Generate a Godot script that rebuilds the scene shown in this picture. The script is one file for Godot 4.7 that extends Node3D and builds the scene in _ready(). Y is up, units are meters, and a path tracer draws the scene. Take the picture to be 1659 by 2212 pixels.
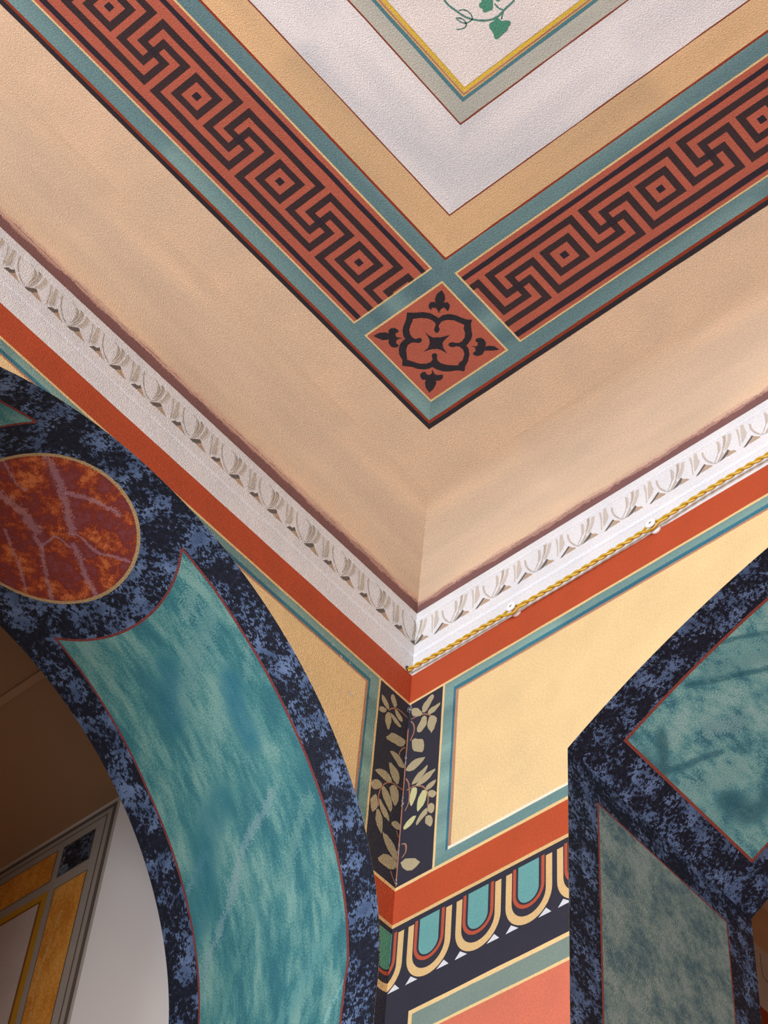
extends Node3D
# A painted room corner seen from below. Units are metres; the corner of the two painted walls stands at x = 0, z = 0.
# wall_left is the plane x = 0, wall_right the plane z = 0, the ceiling lies at y = TOP, the cove springs from y = SPRING.
const TOP := 4.94
const SPRING := 4.79
const COVE := 0.15
const ROOM := Vector2(3.6, 4.8)
const LIFT := 0.0003
const ARCH_Z := 0.79
const ARCH_Y := 3.76
const ARCH_R := 0.765
const ARCH_DEPTH := 0.52
const BOW_X := 1.4034
const BOW_Y := 2.7122
const BOW_R := 1.7402
const BOW_SPRING := 4.134
const BOW_DEPTH := 0.573
const JAMB_X := 0.4
enum {CEILING, LEFT, RIGHT, COVE_LEFT, COVE_RIGHT, ARCH, BOW, JAMB, BEYOND}
const QUATREFOIL_OUTER := [
	[0.4086, 0.523, 0.4189, 0.5138, 0.434, 0.5041, 0.4442, 0.4919, 0.4478, 0.4806, 0.4493, 0.4737, 0.4595, 0.4737, 0.4712, 0.4687, 0.48, 0.4583, 0.4862, 0.4449, 0.4916, 0.4356, 0.4991, 0.429, 0.491, 0.4226, 0.4818, 0.4097, 0.4763, 0.4005, 0.4674, 0.3939, 0.4571, 0.3902, 0.451, 0.3889, 0.4499, 0.3805, 0.443, 0.3689, 0.4306, 0.358, 0.4171, 0.3514, 0.4083, 0.3428, 0.399, 0.3536, 0.3848, 0.3614, 0.3741, 0.3699, 0.3678, 0.3801, 0.3651, 0.3875, 0.3642, 0.3917, 0.3562, 0.3928, 0.3468, 0.3975, 0.3372, 0.4073, 0.3313, 0.4179, 0.3179, 0.432, 0.3276, 0.4434, 0.3302, 0.4551, 0.3376, 0.4665, 0.3487, 0.4749, 0.3583, 0.4774, 0.3652, 0.4778, 0.3662, 0.4849, 0.3734, 0.4961, 0.3817, 0.503, 0.3964, 0.5116],
]
const QUATREFOIL_INNER := [
	[0.4078, 0.5042, 0.4217, 0.4964, 0.4313, 0.4871, 0.4358, 0.4785, 0.4368, 0.471, 0.4351, 0.4655, 0.4291, 0.4618, 0.424, 0.4575, 0.4227, 0.4507, 0.4262, 0.4479, 0.4327, 0.4505, 0.4358, 0.4548, 0.4369, 0.459, 0.4421, 0.4616, 0.4498, 0.4639, 0.4607, 0.4596, 0.4702, 0.45, 0.4752, 0.4386, 0.4795, 0.4291, 0.4729, 0.4235, 0.4684, 0.4135, 0.4611, 0.4058, 0.4508, 0.4021, 0.4442, 0.4029, 0.4395, 0.406, 0.4347, 0.4125, 0.428, 0.4151, 0.4242, 0.413, 0.4234, 0.4078, 0.4277, 0.4023, 0.4347, 0.4002, 0.4388, 0.3945, 0.4398, 0.3852, 0.435, 0.3752, 0.4226, 0.3661, 0.4138, 0.3662, 0.4077, 0.3624, 0.3997, 0.3687, 0.3899, 0.3782, 0.3837, 0.3884, 0.3827, 0.3961, 0.3853, 0.4027, 0.3905, 0.4072, 0.3915, 0.4126, 0.3874, 0.4158, 0.3822, 0.4155, 0.379, 0.4111, 0.377, 0.4058, 0.3694, 0.4032, 0.3597, 0.4057, 0.349, 0.4142, 0.3428, 0.4244, 0.3356, 0.437, 0.3435, 0.448, 0.3496, 0.4569, 0.3593, 0.463, 0.3684, 0.4632, 0.3751, 0.4589, 0.3792, 0.4533, 0.3857, 0.4522, 0.3904, 0.4553, 0.3909, 0.4601, 0.3873, 0.4629, 0.3812, 0.4643, 0.3785, 0.4716, 0.3802, 0.4805, 0.3859, 0.4896, 0.3948, 0.4959, 0.4026, 0.4999],
]
const STAR := [
	[0.4073, 0.4673, 0.4075, 0.4553, 0.4111, 0.4456, 0.4237, 0.4362, 0.4347, 0.4319, 0.4415, 0.4289, 0.4261, 0.4268, 0.4175, 0.4235, 0.4115, 0.4146, 0.4098, 0.4056, 0.409, 0.3976, 0.4054, 0.4108, 0.4006, 0.4191, 0.3912, 0.4255, 0.3824, 0.4291, 0.3731, 0.4314, 0.3868, 0.4325, 0.3975, 0.4394, 0.4032, 0.4485],
]
const FLEUR := [
	[0.4961, 0.5193, 0.4935, 0.5075, 0.4874, 0.4991, 0.4801, 0.4949, 0.487, 0.4911, 0.4867, 0.4831, 0.4796, 0.477, 0.4733, 0.4747, 0.4744, 0.4812, 0.4731, 0.4866, 0.4657, 0.4864, 0.4606, 0.4845, 0.4559, 0.4816, 0.46, 0.4893, 0.4596, 0.4964, 0.4544, 0.5005, 0.4501, 0.4972, 0.4492, 0.503, 0.4534, 0.5097, 0.461, 0.5119, 0.4666, 0.5081, 0.4671, 0.5047, 0.4718, 0.5116, 0.4805, 0.5179, 0.489, 0.5194],
	[0.3191, 0.5234, 0.3335, 0.5211, 0.3432, 0.5151, 0.3476, 0.5082, 0.3511, 0.5139, 0.3581, 0.5151, 0.3656, 0.5101, 0.3678, 0.5023, 0.3643, 0.4982, 0.359, 0.5007, 0.3547, 0.4957, 0.3547, 0.4906, 0.3621, 0.4819, 0.3539, 0.4861, 0.3484, 0.486, 0.3434, 0.4808, 0.3451, 0.4742, 0.3393, 0.4727, 0.3332, 0.4759, 0.3301, 0.4828, 0.3322, 0.4914, 0.338, 0.4971, 0.3274, 0.5038, 0.323, 0.5124],
	[0.497, 0.3396, 0.4941, 0.3522, 0.4862, 0.3602, 0.4797, 0.3629, 0.486, 0.3689, 0.4884, 0.3789, 0.4852, 0.3856, 0.4779, 0.389, 0.4736, 0.3873, 0.4719, 0.3835, 0.4741, 0.3801, 0.4695, 0.3752, 0.4648, 0.3748, 0.4577, 0.3822, 0.4617, 0.3746, 0.4595, 0.3695, 0.4566, 0.3666, 0.4502, 0.3666, 0.448, 0.3614, 0.4528, 0.3549, 0.4621, 0.352, 0.4707, 0.3554, 0.4728, 0.3562, 0.4821, 0.348, 0.49, 0.3435],
	[0.3186, 0.3472, 0.3207, 0.3614, 0.3266, 0.3708, 0.3332, 0.3762, 0.3278, 0.3804, 0.329, 0.3882, 0.3331, 0.3937, 0.3399, 0.3946, 0.345, 0.3919, 0.3433, 0.3856, 0.346, 0.3807, 0.3524, 0.3802, 0.3598, 0.3872, 0.3581, 0.3809, 0.3567, 0.3757, 0.359, 0.3697, 0.3653, 0.3665, 0.3688, 0.3636, 0.3632, 0.3576, 0.3556, 0.3566, 0.3493, 0.3598, 0.3484, 0.3623, 0.344, 0.3553, 0.3315, 0.3493],
]
const VINE_LEAF := [
	[0.9338, 0.9378, 0.9389, 0.9377, 0.9419, 0.9421, 0.9554, 0.931, 0.9568, 0.9272, 0.9481, 0.9165, 0.9439, 0.9137, 0.9394, 0.916, 0.9338, 0.9171, 0.9307, 0.9181, 0.9291, 0.921, 0.932, 0.9269, 0.9295, 0.931, 0.9307, 0.9348],
	[0.9388, 0.8978, 0.9418, 0.8975, 0.9428, 0.8932, 0.9441, 0.8859, 0.95, 0.8829, 0.9545, 0.8788, 0.9552, 0.8741, 0.9514, 0.871, 0.9459, 0.8698, 0.94, 0.8656, 0.9308, 0.8655, 0.9206, 0.8641, 0.9155, 0.8642, 0.9125, 0.8678, 0.9161, 0.8747, 0.9179, 0.8816, 0.9185, 0.8895, 0.9217, 0.8952, 0.9275, 0.8967, 0.9324, 0.8948],
	[0.9611, 0.9277, 0.9688, 0.9214, 0.9658, 0.9184, 0.9625, 0.9191, 0.9604, 0.9229],
]
const VINE_STEM := [
	[0.8891, 0.9826, 0.8892, 0.9688, 0.8929, 0.9527, 0.8964, 0.9381, 0.9011, 0.928, 0.9072, 0.9195, 0.9175, 0.9083, 0.9287, 0.9013, 0.9385, 0.8974, 0.952, 0.8981, 0.9613, 0.9002, 0.9736, 0.9011, 0.9865, 0.9028],
	[0.9551, 0.9203, 0.9546, 0.9125, 0.9565, 0.9054, 0.9602, 0.9004],
	[0.9571, 0.8974, 0.9515, 0.8944, 0.9457, 0.8888],
	[0.8963, 0.9506, 0.9054, 0.9459, 0.9089, 0.9375, 0.9088, 0.9293, 0.9058, 0.9234, 0.9012, 0.9217, 0.8911, 0.9237, 0.8859, 0.9301, 0.8839, 0.9372, 0.8843, 0.9424, 0.8898, 0.938, 0.8924, 0.9317, 0.8921, 0.925, 0.8895, 0.9202, 0.8829, 0.9186, 0.8761, 0.9214, 0.8702, 0.9254],
]
const LEAF_LEFT := [
	[0.0833, 4.4664, 0.076, 4.4663, 0.0676, 4.4617, 0.0611, 4.4548, 0.059, 4.447, 0.0619, 4.4398, 0.067, 4.4403, 0.0761, 4.4449, 0.0825, 4.4518],
	[0.0568, 4.4861, 0.0524, 4.4934, 0.0472, 4.4929, 0.0404, 4.4821, 0.0374, 4.4735, 0.0403, 4.4648, 0.045, 4.4609, 0.0522, 4.4679, 0.0573, 4.476],
	[0.0877, 4.4242, 0.0834, 4.4313, 0.0753, 4.4367, 0.0675, 4.4378, 0.0656, 4.4339, 0.0698, 4.4249, 0.0764, 4.419, 0.0848, 4.4165, 0.0864, 4.4185],
	[0.0606, 4.434, 0.0564, 4.4355, 0.0514, 4.4288, 0.0495, 4.4155, 0.0519, 4.4027, 0.0542, 4.3893, 0.0582, 4.3867, 0.0624, 4.3926, 0.0677, 4.403, 0.0682, 4.4161, 0.0656, 4.4264],
	[0.0558, 4.4367, 0.0451, 4.4382, 0.0347, 4.4359, 0.027, 4.4314, 0.0208, 4.427, 0.0211, 4.422, 0.0274, 4.4189, 0.0405, 4.4202, 0.0491, 4.4266],
	[0.0439, 4.457, 0.0354, 4.4599, 0.0263, 4.4553, 0.0194, 4.4514, 0.0173, 4.4443, 0.0211, 4.4377, 0.0291, 4.4379, 0.0383, 4.4438],
	[0.0609, 4.3631, 0.0535, 4.3745, 0.0461, 4.3873, 0.0379, 4.392, 0.0239, 4.3961, 0.0126, 4.3987, 0.0046, 4.3985, 0.0046, 4.3905, 0.0095, 4.3799, 0.016, 4.3719, 0.0269, 4.3657, 0.0313, 4.3667, 0.041, 4.3635, 0.0494, 4.3613, 0.0577, 4.3591],
	[0.0469, 4.335, 0.039, 4.342, 0.0279, 4.3451, 0.0178, 4.344, 0.0086, 4.337, 0.0009, 4.3313, -0.0008, 4.3275, 0.0071, 4.3199, 0.0167, 4.3161, 0.0288, 4.3234, 0.0392, 4.3293],
	[0.0467, 4.3036, 0.0401, 4.3089, 0.0329, 4.3069, 0.0228, 4.3046, 0.0158, 4.2985, 0.013, 4.2878, 0.0138, 4.2757, 0.0166, 4.2677, 0.0221, 4.266, 0.0316, 4.2706, 0.0395, 4.2797, 0.0434, 4.2908],
	[0.0824, 4.2552, 0.0763, 4.2633, 0.066, 4.2715, 0.0539, 4.276, 0.044, 4.2749, 0.0364, 4.2693, 0.0337, 4.2626, 0.0367, 4.2576, 0.0446, 4.2521, 0.0541, 4.2503, 0.0668, 4.2517, 0.0766, 4.2528],
	[0.089, 4.2191, 0.0826, 4.2304, 0.0737, 4.2374, 0.0655, 4.2388, 0.0597, 4.2358, 0.0603, 4.2278, 0.0675, 4.2171, 0.0762, 4.2081, 0.0827, 4.2052, 0.0877, 4.2075, 0.089, 4.2128],
	[0.0599, 4.2243, 0.056, 4.2337, 0.0511, 4.2337, 0.0424, 4.2292, 0.0333, 4.2212, 0.028, 4.2091, 0.0267, 4.1952, 0.0298, 4.1847, 0.0355, 4.186, 0.0446, 4.195, 0.0523, 4.2028, 0.058, 4.212],
	[0.0394, 4.2416, 0.0335, 4.2526, 0.027, 4.2589, 0.0201, 4.2593, 0.0138, 4.2527, 0.0115, 4.2419, 0.0116, 4.228, 0.016, 4.2146, 0.0202, 4.2076, 0.0254, 4.2111, 0.031, 4.2192, 0.0356, 4.2307],
	[0.0876, 4.1741, 0.0822, 4.187, 0.0751, 4.1975, 0.0715, 4.1965, 0.068, 4.1881, 0.0654, 4.1765, 0.0683, 4.1645, 0.0723, 4.1577, 0.0769, 4.1499, 0.0801, 4.1481, 0.0842, 4.1547],
	[0.0651, 4.194, 0.0597, 4.1945, 0.0522, 4.188, 0.0419, 4.1811, 0.0342, 4.1722, 0.0319, 4.1629, 0.0327, 4.1574, 0.0385, 4.1603, 0.0481, 4.1604, 0.0572, 4.1693, 0.0623, 4.1801],
	[0.0687, 4.1617, 0.0638, 4.1679, 0.058, 4.1638, 0.0517, 4.1552, 0.0493, 4.1448, 0.0483, 4.1286, 0.0489, 4.1137, 0.0561, 4.118, 0.0651, 4.1268, 0.0697, 4.139],
	[0.0472, 4.1235, 0.0428, 4.1207, 0.0349, 4.123, 0.0237, 4.1194, 0.0136, 4.1137, 0.0059, 4.1039, 0.0159, 4.1124, 0.0055, 4.1032, 0.0007, 4.09, 0.0043, 4.0769, 0.0154, 4.0813, 0.0307, 4.0909, 0.038, 4.0992, 0.0445, 4.1099],
	[0.0539, 4.0509, 0.0406, 4.0711, 0.0271, 4.0789, 0.0106, 4.0806, -0.0006, 4.0763, 0.002, 4.0651, 0.0105, 4.0538, 0.0217, 4.0467, 0.0357, 4.0457, 0.0499, 4.0457],
	[0.0249, 4.1621, 0.0188, 4.1704, 0.011, 4.1751, 0.004, 4.1743, -0.0016, 4.1736, -0.0029, 4.1672, 0.0014, 4.1603, 0.0092, 4.1556, 0.0174, 4.1544, 0.0251, 4.1559],
]
const LEAF_RIGHT := [
	[0.0064, 4.4898, 0.0155, 4.4867, 0.0247, 4.4801, 0.0304, 4.4702, 0.0359, 4.4625, 0.0376, 4.4545, 0.0328, 4.4521, 0.0225, 4.4574, 0.0119, 4.4655, 0.0081, 4.4748],
	[0.0372, 4.4603, 0.0357, 4.4751, 0.0395, 4.4837, 0.0467, 4.4887, 0.0526, 4.4946, 0.0599, 4.4975, 0.0651, 4.4934, 0.0663, 4.4843, 0.0611, 4.4766, 0.0555, 4.4664, 0.0486, 4.457, 0.0425, 4.4555],
	[0.0522, 4.4493, 0.0537, 4.4551, 0.0609, 4.4587, 0.0709, 4.4578, 0.0783, 4.4585, 0.0844, 4.4587, 0.0842, 4.4519, 0.0777, 4.4465, 0.0707, 4.4401, 0.0621, 4.4402, 0.0558, 4.4415],
	[0.037, 4.4454, 0.0431, 4.4469, 0.0498, 4.4385, 0.0511, 4.4268, 0.0512, 4.4159, 0.0454, 4.4101, 0.0384, 4.4038, 0.0322, 4.405, 0.0268, 4.411, 0.0255, 4.4213, 0.0293, 4.4298, 0.0344, 4.4375],
	[0.0569, 4.434, 0.0636, 4.4344, 0.0714, 4.4281, 0.0775, 4.4181, 0.078, 4.4083, 0.0748, 4.4009, 0.0724, 4.3904, 0.0689, 4.3873, 0.0649, 4.3824, 0.0626, 4.3899, 0.0572, 4.3986, 0.0535, 4.4091, 0.0534, 4.4199],
	[0.0143, 4.3947, 0.0217, 4.3954, 0.0296, 4.3885, 0.0424, 4.3805, 0.0459, 4.3737, 0.0487, 4.3587, 0.0476, 4.3461, 0.0442, 4.3423, 0.0321, 4.3511, 0.0217, 4.3595, 0.0174, 4.3688, 0.0152, 4.3821],
	[0.0038, 4.3193, 0.0094, 4.3264, 0.0175, 4.3318, 0.0271, 4.3338, 0.0396, 4.3301, 0.0539, 4.3233, 0.0489, 4.3166, 0.042, 4.3117, 0.0349, 4.3082, 0.0255, 4.3049, 0.0143, 4.3078, 0.0066, 4.3137],
	[0.0221, 4.267, 0.024, 4.2735, 0.0295, 4.2817, 0.0374, 4.2898, 0.0481, 4.2923, 0.0562, 4.2964, 0.0609, 4.2981, 0.0614, 4.2907, 0.0571, 4.2817, 0.051, 4.2752, 0.0437, 4.2668, 0.0355, 4.2641, 0.027, 4.2653],
	[0.0334, 4.2589, 0.0391, 4.2645, 0.0505, 4.2729, 0.0575, 4.2764, 0.0707, 4.2761, 0.0814, 4.2754, 0.0823, 4.2704, 0.0761, 4.2652, 0.0705, 4.2584, 0.0613, 4.2537, 0.0506, 4.2525, 0.0398, 4.2532],
	[0.0595, 4.2346, 0.0621, 4.2406, 0.069, 4.2441, 0.0785, 4.2447, 0.0856, 4.2436, 0.0848, 4.2372, 0.0805, 4.231, 0.0736, 4.2275, 0.0653, 4.2277, 0.0609, 4.2306],
	[0.0669, 4.2202, 0.0703, 4.2232, 0.0775, 4.2208, 0.0838, 4.2146, 0.0883, 4.2076, 0.0874, 4.2019, 0.0835, 4.1986, 0.0788, 4.1995, 0.0713, 4.2064, 0.0679, 4.2133],
	[0.068, 4.1836, 0.0724, 4.1878, 0.0784, 4.1861, 0.0847, 4.1781, 0.0859, 4.1683, 0.0846, 4.1605, 0.0789, 4.1583, 0.0727, 4.1649, 0.068, 4.1737],
	[0.0658, 4.1812, 0.0688, 4.1708, 0.068, 4.1639, 0.0601, 4.16, 0.0523, 4.1547, 0.0456, 4.1488, 0.0421, 4.149, 0.041, 4.1563, 0.0446, 4.164, 0.05, 4.1719, 0.0578, 4.1784],
	[0.0642, 4.1503, 0.0649, 4.1584, 0.0707, 4.1587, 0.078, 4.1539, 0.0827, 4.1433, 0.0837, 4.1355, 0.0819, 4.1269, 0.078, 4.1249, 0.0711, 4.133, 0.0648, 4.1415],
	[0.009, 4.0731, 0.0199, 4.0774, 0.0326, 4.0715, 0.0453, 4.0645, 0.0586, 4.0479, 0.049, 4.0408, 0.0391, 4.0381, 0.0265, 4.0439, 0.0153, 4.0572],
]
const LEAF_PALE := [
	[0.0229, 4.255, 0.0276, 4.2567, 0.0338, 4.2536, 0.0378, 4.2475, 0.038, 4.236, 0.0347, 4.2229, 0.0295, 4.2122, 0.0262, 4.2079, 0.0229, 4.2123, 0.0203, 4.2238, 0.0204, 4.2401],
	[0.0518, 4.2341, 0.0579, 4.2324, 0.0637, 4.2246, 0.0638, 4.2133, 0.0615, 4.2022, 0.0569, 4.1925, 0.0501, 4.1878, 0.0439, 4.1828, 0.041, 4.1906, 0.0405, 4.207, 0.0421, 4.2185, 0.0469, 4.227],
	[0.0093, 4.1622, 0.0125, 4.1677, 0.018, 4.1731, 0.026, 4.1771, 0.033, 4.1786, 0.0403, 4.175, 0.0384, 4.1688, 0.0331, 4.1608, 0.0263, 4.1562, 0.017, 4.1541, 0.0111, 4.1551],
]
const STEM_LEFT := [
	[0.0036, 4.4646, 0.0125, 4.4654, 0.0214, 4.4662, 0.0301, 4.4658, 0.0414, 4.4611, 0.0521, 4.4508, 0.0598, 4.4408],
	[0.0037, 4.3805, 0.0115, 4.3702, 0.0175, 4.3574, 0.0195, 4.3466],
	[-0.0018, 4.2674, 0.0065, 4.2648, 0.0162, 4.2636, 0.026, 4.2623, 0.0354, 4.2587, 0.0458, 4.2505, 0.0532, 4.2409, 0.0601, 4.2266, 0.0643, 4.2133, 0.0663, 4.1993, 0.0649, 4.1855, 0.0644, 4.1736],
	[0.0103, 4.1524, 0.007, 4.1464, 0.0023, 4.1402],
	[0.017, 4.047, 0.0113, 4.0368, 0.0034, 4.0282],
	[-0.004, 4.2666, -0.0048, 4.2457, -0.0053, 4.2272, -0.0025, 4.2026, -0.0023, 4.1815],
]
const STEM_RIGHT := [
	[0.0074, 4.4588, 0.0161, 4.4587, 0.0275, 4.4562, 0.0376, 4.4545, 0.0506, 4.4462, 0.0611, 4.4354],
	[0.0078, 4.453, 0.0149, 4.4403, 0.0184, 4.4258, 0.0174, 4.4129, 0.0137, 4.4045, 0.0099, 4.3961],
	[0.0105, 4.2598, 0.019, 4.2586, 0.025, 4.2602, 0.0335, 4.2583, 0.0423, 4.2524, 0.0511, 4.2459, 0.0589, 4.235, 0.0643, 4.2242, 0.0675, 4.2111, 0.0683, 4.1982, 0.0679, 4.1848],
	[0.0057, 4.2934, 0.0112, 4.2837, 0.015, 4.2724, 0.0165, 4.2601, 0.0183, 4.2438, 0.0185, 4.2249, 0.015, 4.2144, 0.0097, 4.205],
	[0.0077, 4.1207, 0.015, 4.1179, 0.0191, 4.1096, 0.0199, 4.0984, 0.0194, 4.0904],
	[0.017, 4.1168, 0.0209, 4.1062, 0.0188, 4.0926, 0.0112, 4.0843],
]
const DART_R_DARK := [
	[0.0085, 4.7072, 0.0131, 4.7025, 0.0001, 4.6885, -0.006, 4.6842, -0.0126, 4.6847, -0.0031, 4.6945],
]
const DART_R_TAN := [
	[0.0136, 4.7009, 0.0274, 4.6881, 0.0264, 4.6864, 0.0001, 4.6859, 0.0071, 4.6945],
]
const DART_R_MID := [
	[-0.0245, 4.7559, -0.0193, 4.7533, -0.0175, 4.7354, -0.0173, 4.6938, -0.0199, 4.6957, -0.0209, 4.7278],
	[-0.0127, 4.7598, -0.006, 4.756, -0.0037, 4.7377, -0.0004, 4.7251, -0.0043, 4.7142, -0.0103, 4.7049, -0.0144, 4.7016, -0.0144, 4.7356],
]
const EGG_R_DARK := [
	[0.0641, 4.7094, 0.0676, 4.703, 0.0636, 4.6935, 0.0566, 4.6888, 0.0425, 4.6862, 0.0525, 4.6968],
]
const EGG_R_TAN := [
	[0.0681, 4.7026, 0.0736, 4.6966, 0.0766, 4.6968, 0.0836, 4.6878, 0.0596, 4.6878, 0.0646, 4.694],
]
const EGG_R_MID := [
	[0.007, 4.7462, 0.0106, 4.7434, 0.0112, 4.7328, 0.016, 4.7166, 0.0263, 4.6995, 0.0233, 4.7006, 0.015, 4.7136, 0.0087, 4.7309],
	[0.0416, 4.7543, 0.0462, 4.7514, 0.0493, 4.7395, 0.0489, 4.7234, 0.0454, 4.7147, 0.0429, 4.7166, 0.0443, 4.7319],
	[0.0675, 4.7549, 0.0756, 4.7538, 0.0736, 4.7325, 0.0686, 4.7198, 0.0625, 4.7106, 0.0555, 4.7108, 0.0605, 4.726, 0.0655, 4.7386],
	[0.0525, 4.7106, 0.0475, 4.7031, 0.0415, 4.6963, 0.0375, 4.6893, 0.0415, 4.6863, 0.0555, 4.7033],
]
const EGG_R_DEEP := [
	[0.0554, 4.7579, 0.0625, 4.7588, 0.061, 4.7383, 0.0555, 4.7273, 0.0504, 4.7184, 0.0544, 4.7306, 0.0569, 4.7452],
]
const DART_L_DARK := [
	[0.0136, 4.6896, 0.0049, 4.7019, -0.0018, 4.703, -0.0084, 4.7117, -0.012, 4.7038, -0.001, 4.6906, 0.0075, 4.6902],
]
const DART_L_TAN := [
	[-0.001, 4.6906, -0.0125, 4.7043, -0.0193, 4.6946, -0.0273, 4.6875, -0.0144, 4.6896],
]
const DART_L_MID := [
	[0.0217, 4.7573, 0.0183, 4.7609, 0.0167, 4.7377, 0.016, 4.7033, 0.0171, 4.6931, 0.0187, 4.7225],
	[0.0106, 4.7598, 0.0043, 4.7638, 0.0024, 4.7421, 0.0025, 4.7251, 0.0042, 4.7116, 0.0123, 4.7019, 0.0123, 4.7253],
]
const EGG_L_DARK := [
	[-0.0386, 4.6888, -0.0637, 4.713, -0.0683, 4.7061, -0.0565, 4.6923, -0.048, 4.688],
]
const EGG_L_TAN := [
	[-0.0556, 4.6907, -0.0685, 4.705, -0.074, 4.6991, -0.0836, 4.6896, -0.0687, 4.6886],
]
const EGG_L_MID := [
	[-0.0076, 4.7618, -0.0108, 4.7599, -0.0103, 4.7423, -0.0133, 4.7272, -0.0185, 4.7131, -0.0263, 4.7006, -0.0244, 4.6985, -0.0131, 4.7179, -0.0088, 4.7407],
	[-0.0439, 4.7576, -0.0506, 4.7593, -0.0554, 4.7512, -0.0542, 4.7368, -0.0489, 4.7185, -0.0436, 4.708, -0.0468, 4.7242, -0.0474, 4.7429],
	[-0.071, 4.7646, -0.0791, 4.7612, -0.0783, 4.7473, -0.0743, 4.7276, -0.0688, 4.7181, -0.0632, 4.7163, -0.0683, 4.7358, -0.0715, 4.7534],
]
const EGG_L_DEEP := [
	[-0.0555, 4.7657, -0.0618, 4.763, -0.0622, 4.7529, -0.0576, 4.73, -0.0475, 4.7055, -0.0536, 4.7259, -0.0581, 4.7487],
]
const EGG_L_LIGHT := [
	[-0.0061, 4.7498, -0.0107, 4.7258, -0.0162, 4.7133, -0.0257, 4.6974, -0.0341, 4.688],
	[-0.0445, 4.7609, -0.0469, 4.7385, -0.0434, 4.7091],
	[-0.054, 4.7602, -0.0566, 4.7472, -0.0516, 4.7238, -0.0452, 4.7057],
	[-0.071, 4.7646, -0.0698, 4.749, -0.0633, 4.7229, -0.0564, 4.7081, -0.0383, 4.691],
	[-0.0796, 4.7617, -0.0787, 4.745, -0.0698, 4.7191],
]
const DART_L_LIGHT := [
	[0.024, 4.7602, 0.0201, 4.7341, 0.0192, 4.7052, 0.0174, 4.6915],
	[0.0179, 4.7587, 0.0157, 4.7321, 0.0148, 4.7097, 0.0123, 4.7019, 0.004, 4.7105, 0.0012, 4.7212, 0.0021, 4.7399, 0.0034, 4.7582],
]
const EGG_R_LINE := [
	[0.0065, 4.7478, 0.0077, 4.7317, 0.014, 4.7144, 0.0233, 4.6993, 0.0324, 4.69, 0.0395, 4.6891, 0.0465, 4.6976, 0.0525, 4.7119, 0.056, 4.7294, 0.0574, 4.7512],
	[0.0417, 4.753, 0.0438, 4.7323, 0.0424, 4.7157, 0.0364, 4.7001, 0.0314, 4.6939],
	[0.0625, 4.7575, 0.061, 4.737, 0.0555, 4.7209, 0.0475, 4.7031, 0.0395, 4.6903],
]
const EGG_L_LINE := [
	[-0.0083, 4.7573, -0.0099, 4.7406, -0.0136, 4.7236, -0.0196, 4.7103, -0.0277, 4.6994, -0.0377, 4.6943],
	[-0.0099, 4.7656, -0.0213, 4.767, -0.0355, 4.766, -0.0455, 4.7619, -0.0508, 4.7543, -0.0524, 4.7403, -0.0495, 4.7218, -0.043, 4.7047],
	[-0.0614, 4.7652, -0.0642, 4.755, -0.0606, 4.7331, -0.0525, 4.7106, -0.0401, 4.6941],
]
const MEDALLION_VEIN := [
	[1.3142, 0.1254, 1.2876, 0.1363, 1.2582, 0.1536, 1.2292, 0.1702, 1.1975, 0.1929, 1.1638, 0.2173, 1.1452, 0.2294],
	[1.3026, 0.2651, 1.2675, 0.2675, 1.2423, 0.2694, 1.2145, 0.2776, 1.1892, 0.2827],
	[1.1811, 0.2989, 1.1553, 0.3077, 1.1255, 0.3318, 1.0899, 0.3575, 1.0568, 0.3801],
	[1.1216, 0.2501, 1.0899, 0.264, 1.0577, 0.2814, 1.0365, 0.2874, 1.0039, 0.2966],
	[1.1583, 0.3009, 1.1586, 0.2744, 1.1558, 0.2625, 1.1366, 0.2604, 1.1217, 0.2611],
	[1.2184, 0.1672, 1.1914, 0.1487, 1.1671, 0.1378, 1.1409, 0.1285, 1.1216, 0.1228],
	[1.3629, 0.19, 1.3267, 0.2088, 1.2933, 0.2241, 1.2742, 0.2233],
	[1.2311, 0.3302, 1.2019, 0.3475, 1.1669, 0.3669, 1.1337, 0.3875, 1.1023, 0.4093],
	[1.14, 0.2275, 1.122, 0.2239, 1.08, 0.2223, 1.0528, 0.1978, 1.0296, 0.1838],
]
const TEAL_STREAK := [
	[0.5009, 0.1775, 0.468, 0.2135, 0.4523, 0.2491, 0.4259, 0.2809, 0.3899, 0.311, 0.3489, 0.3367, 0.3163, 0.3622, 0.2883, 0.3854, 0.2583, 0.4113, 0.2158, 0.4366],
	[0.4478, 0.1062, 0.4181, 0.1353, 0.3877, 0.1633, 0.3528, 0.1878, 0.3222, 0.2097],
	[0.2104, 0.0872, 0.1786, 0.1136, 0.1486, 0.1451, 0.1036, 0.1781, 0.0576, 0.2113, 0.0346, 0.2284],
	[0.4558, 0.3746, 0.4352, 0.4009, 0.4105, 0.4317],
	[0.2873, 0.2951, 0.241, 0.3229, 0.1885, 0.3585, 0.1469, 0.3868, 0.1222, 0.4211],
	[0.062, 0.0798, 0.0227, 0.1016, -0.0142, 0.1159],
	[0.9578, 0.0711, 0.9138, 0.1132, 0.8857, 0.1524],
	[0.8521, 0.1226, 0.8069, 0.189, 0.7713, 0.2431, 0.7323, 0.2907],
	[0.7746, 0.0695, 0.7435, 0.0995, 0.7153, 0.1228],
	[0.8148, 0.2644, 0.7672, 0.2968, 0.7164, 0.3214],
	[0.7236, 0.151, 0.6748, 0.176, 0.6142, 0.1755],
	[0.5362, 0.2985, 0.4974, 0.3427, 0.4519, 0.3722, 0.3778, 0.4034, 0.3291, 0.4261],
]
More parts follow.
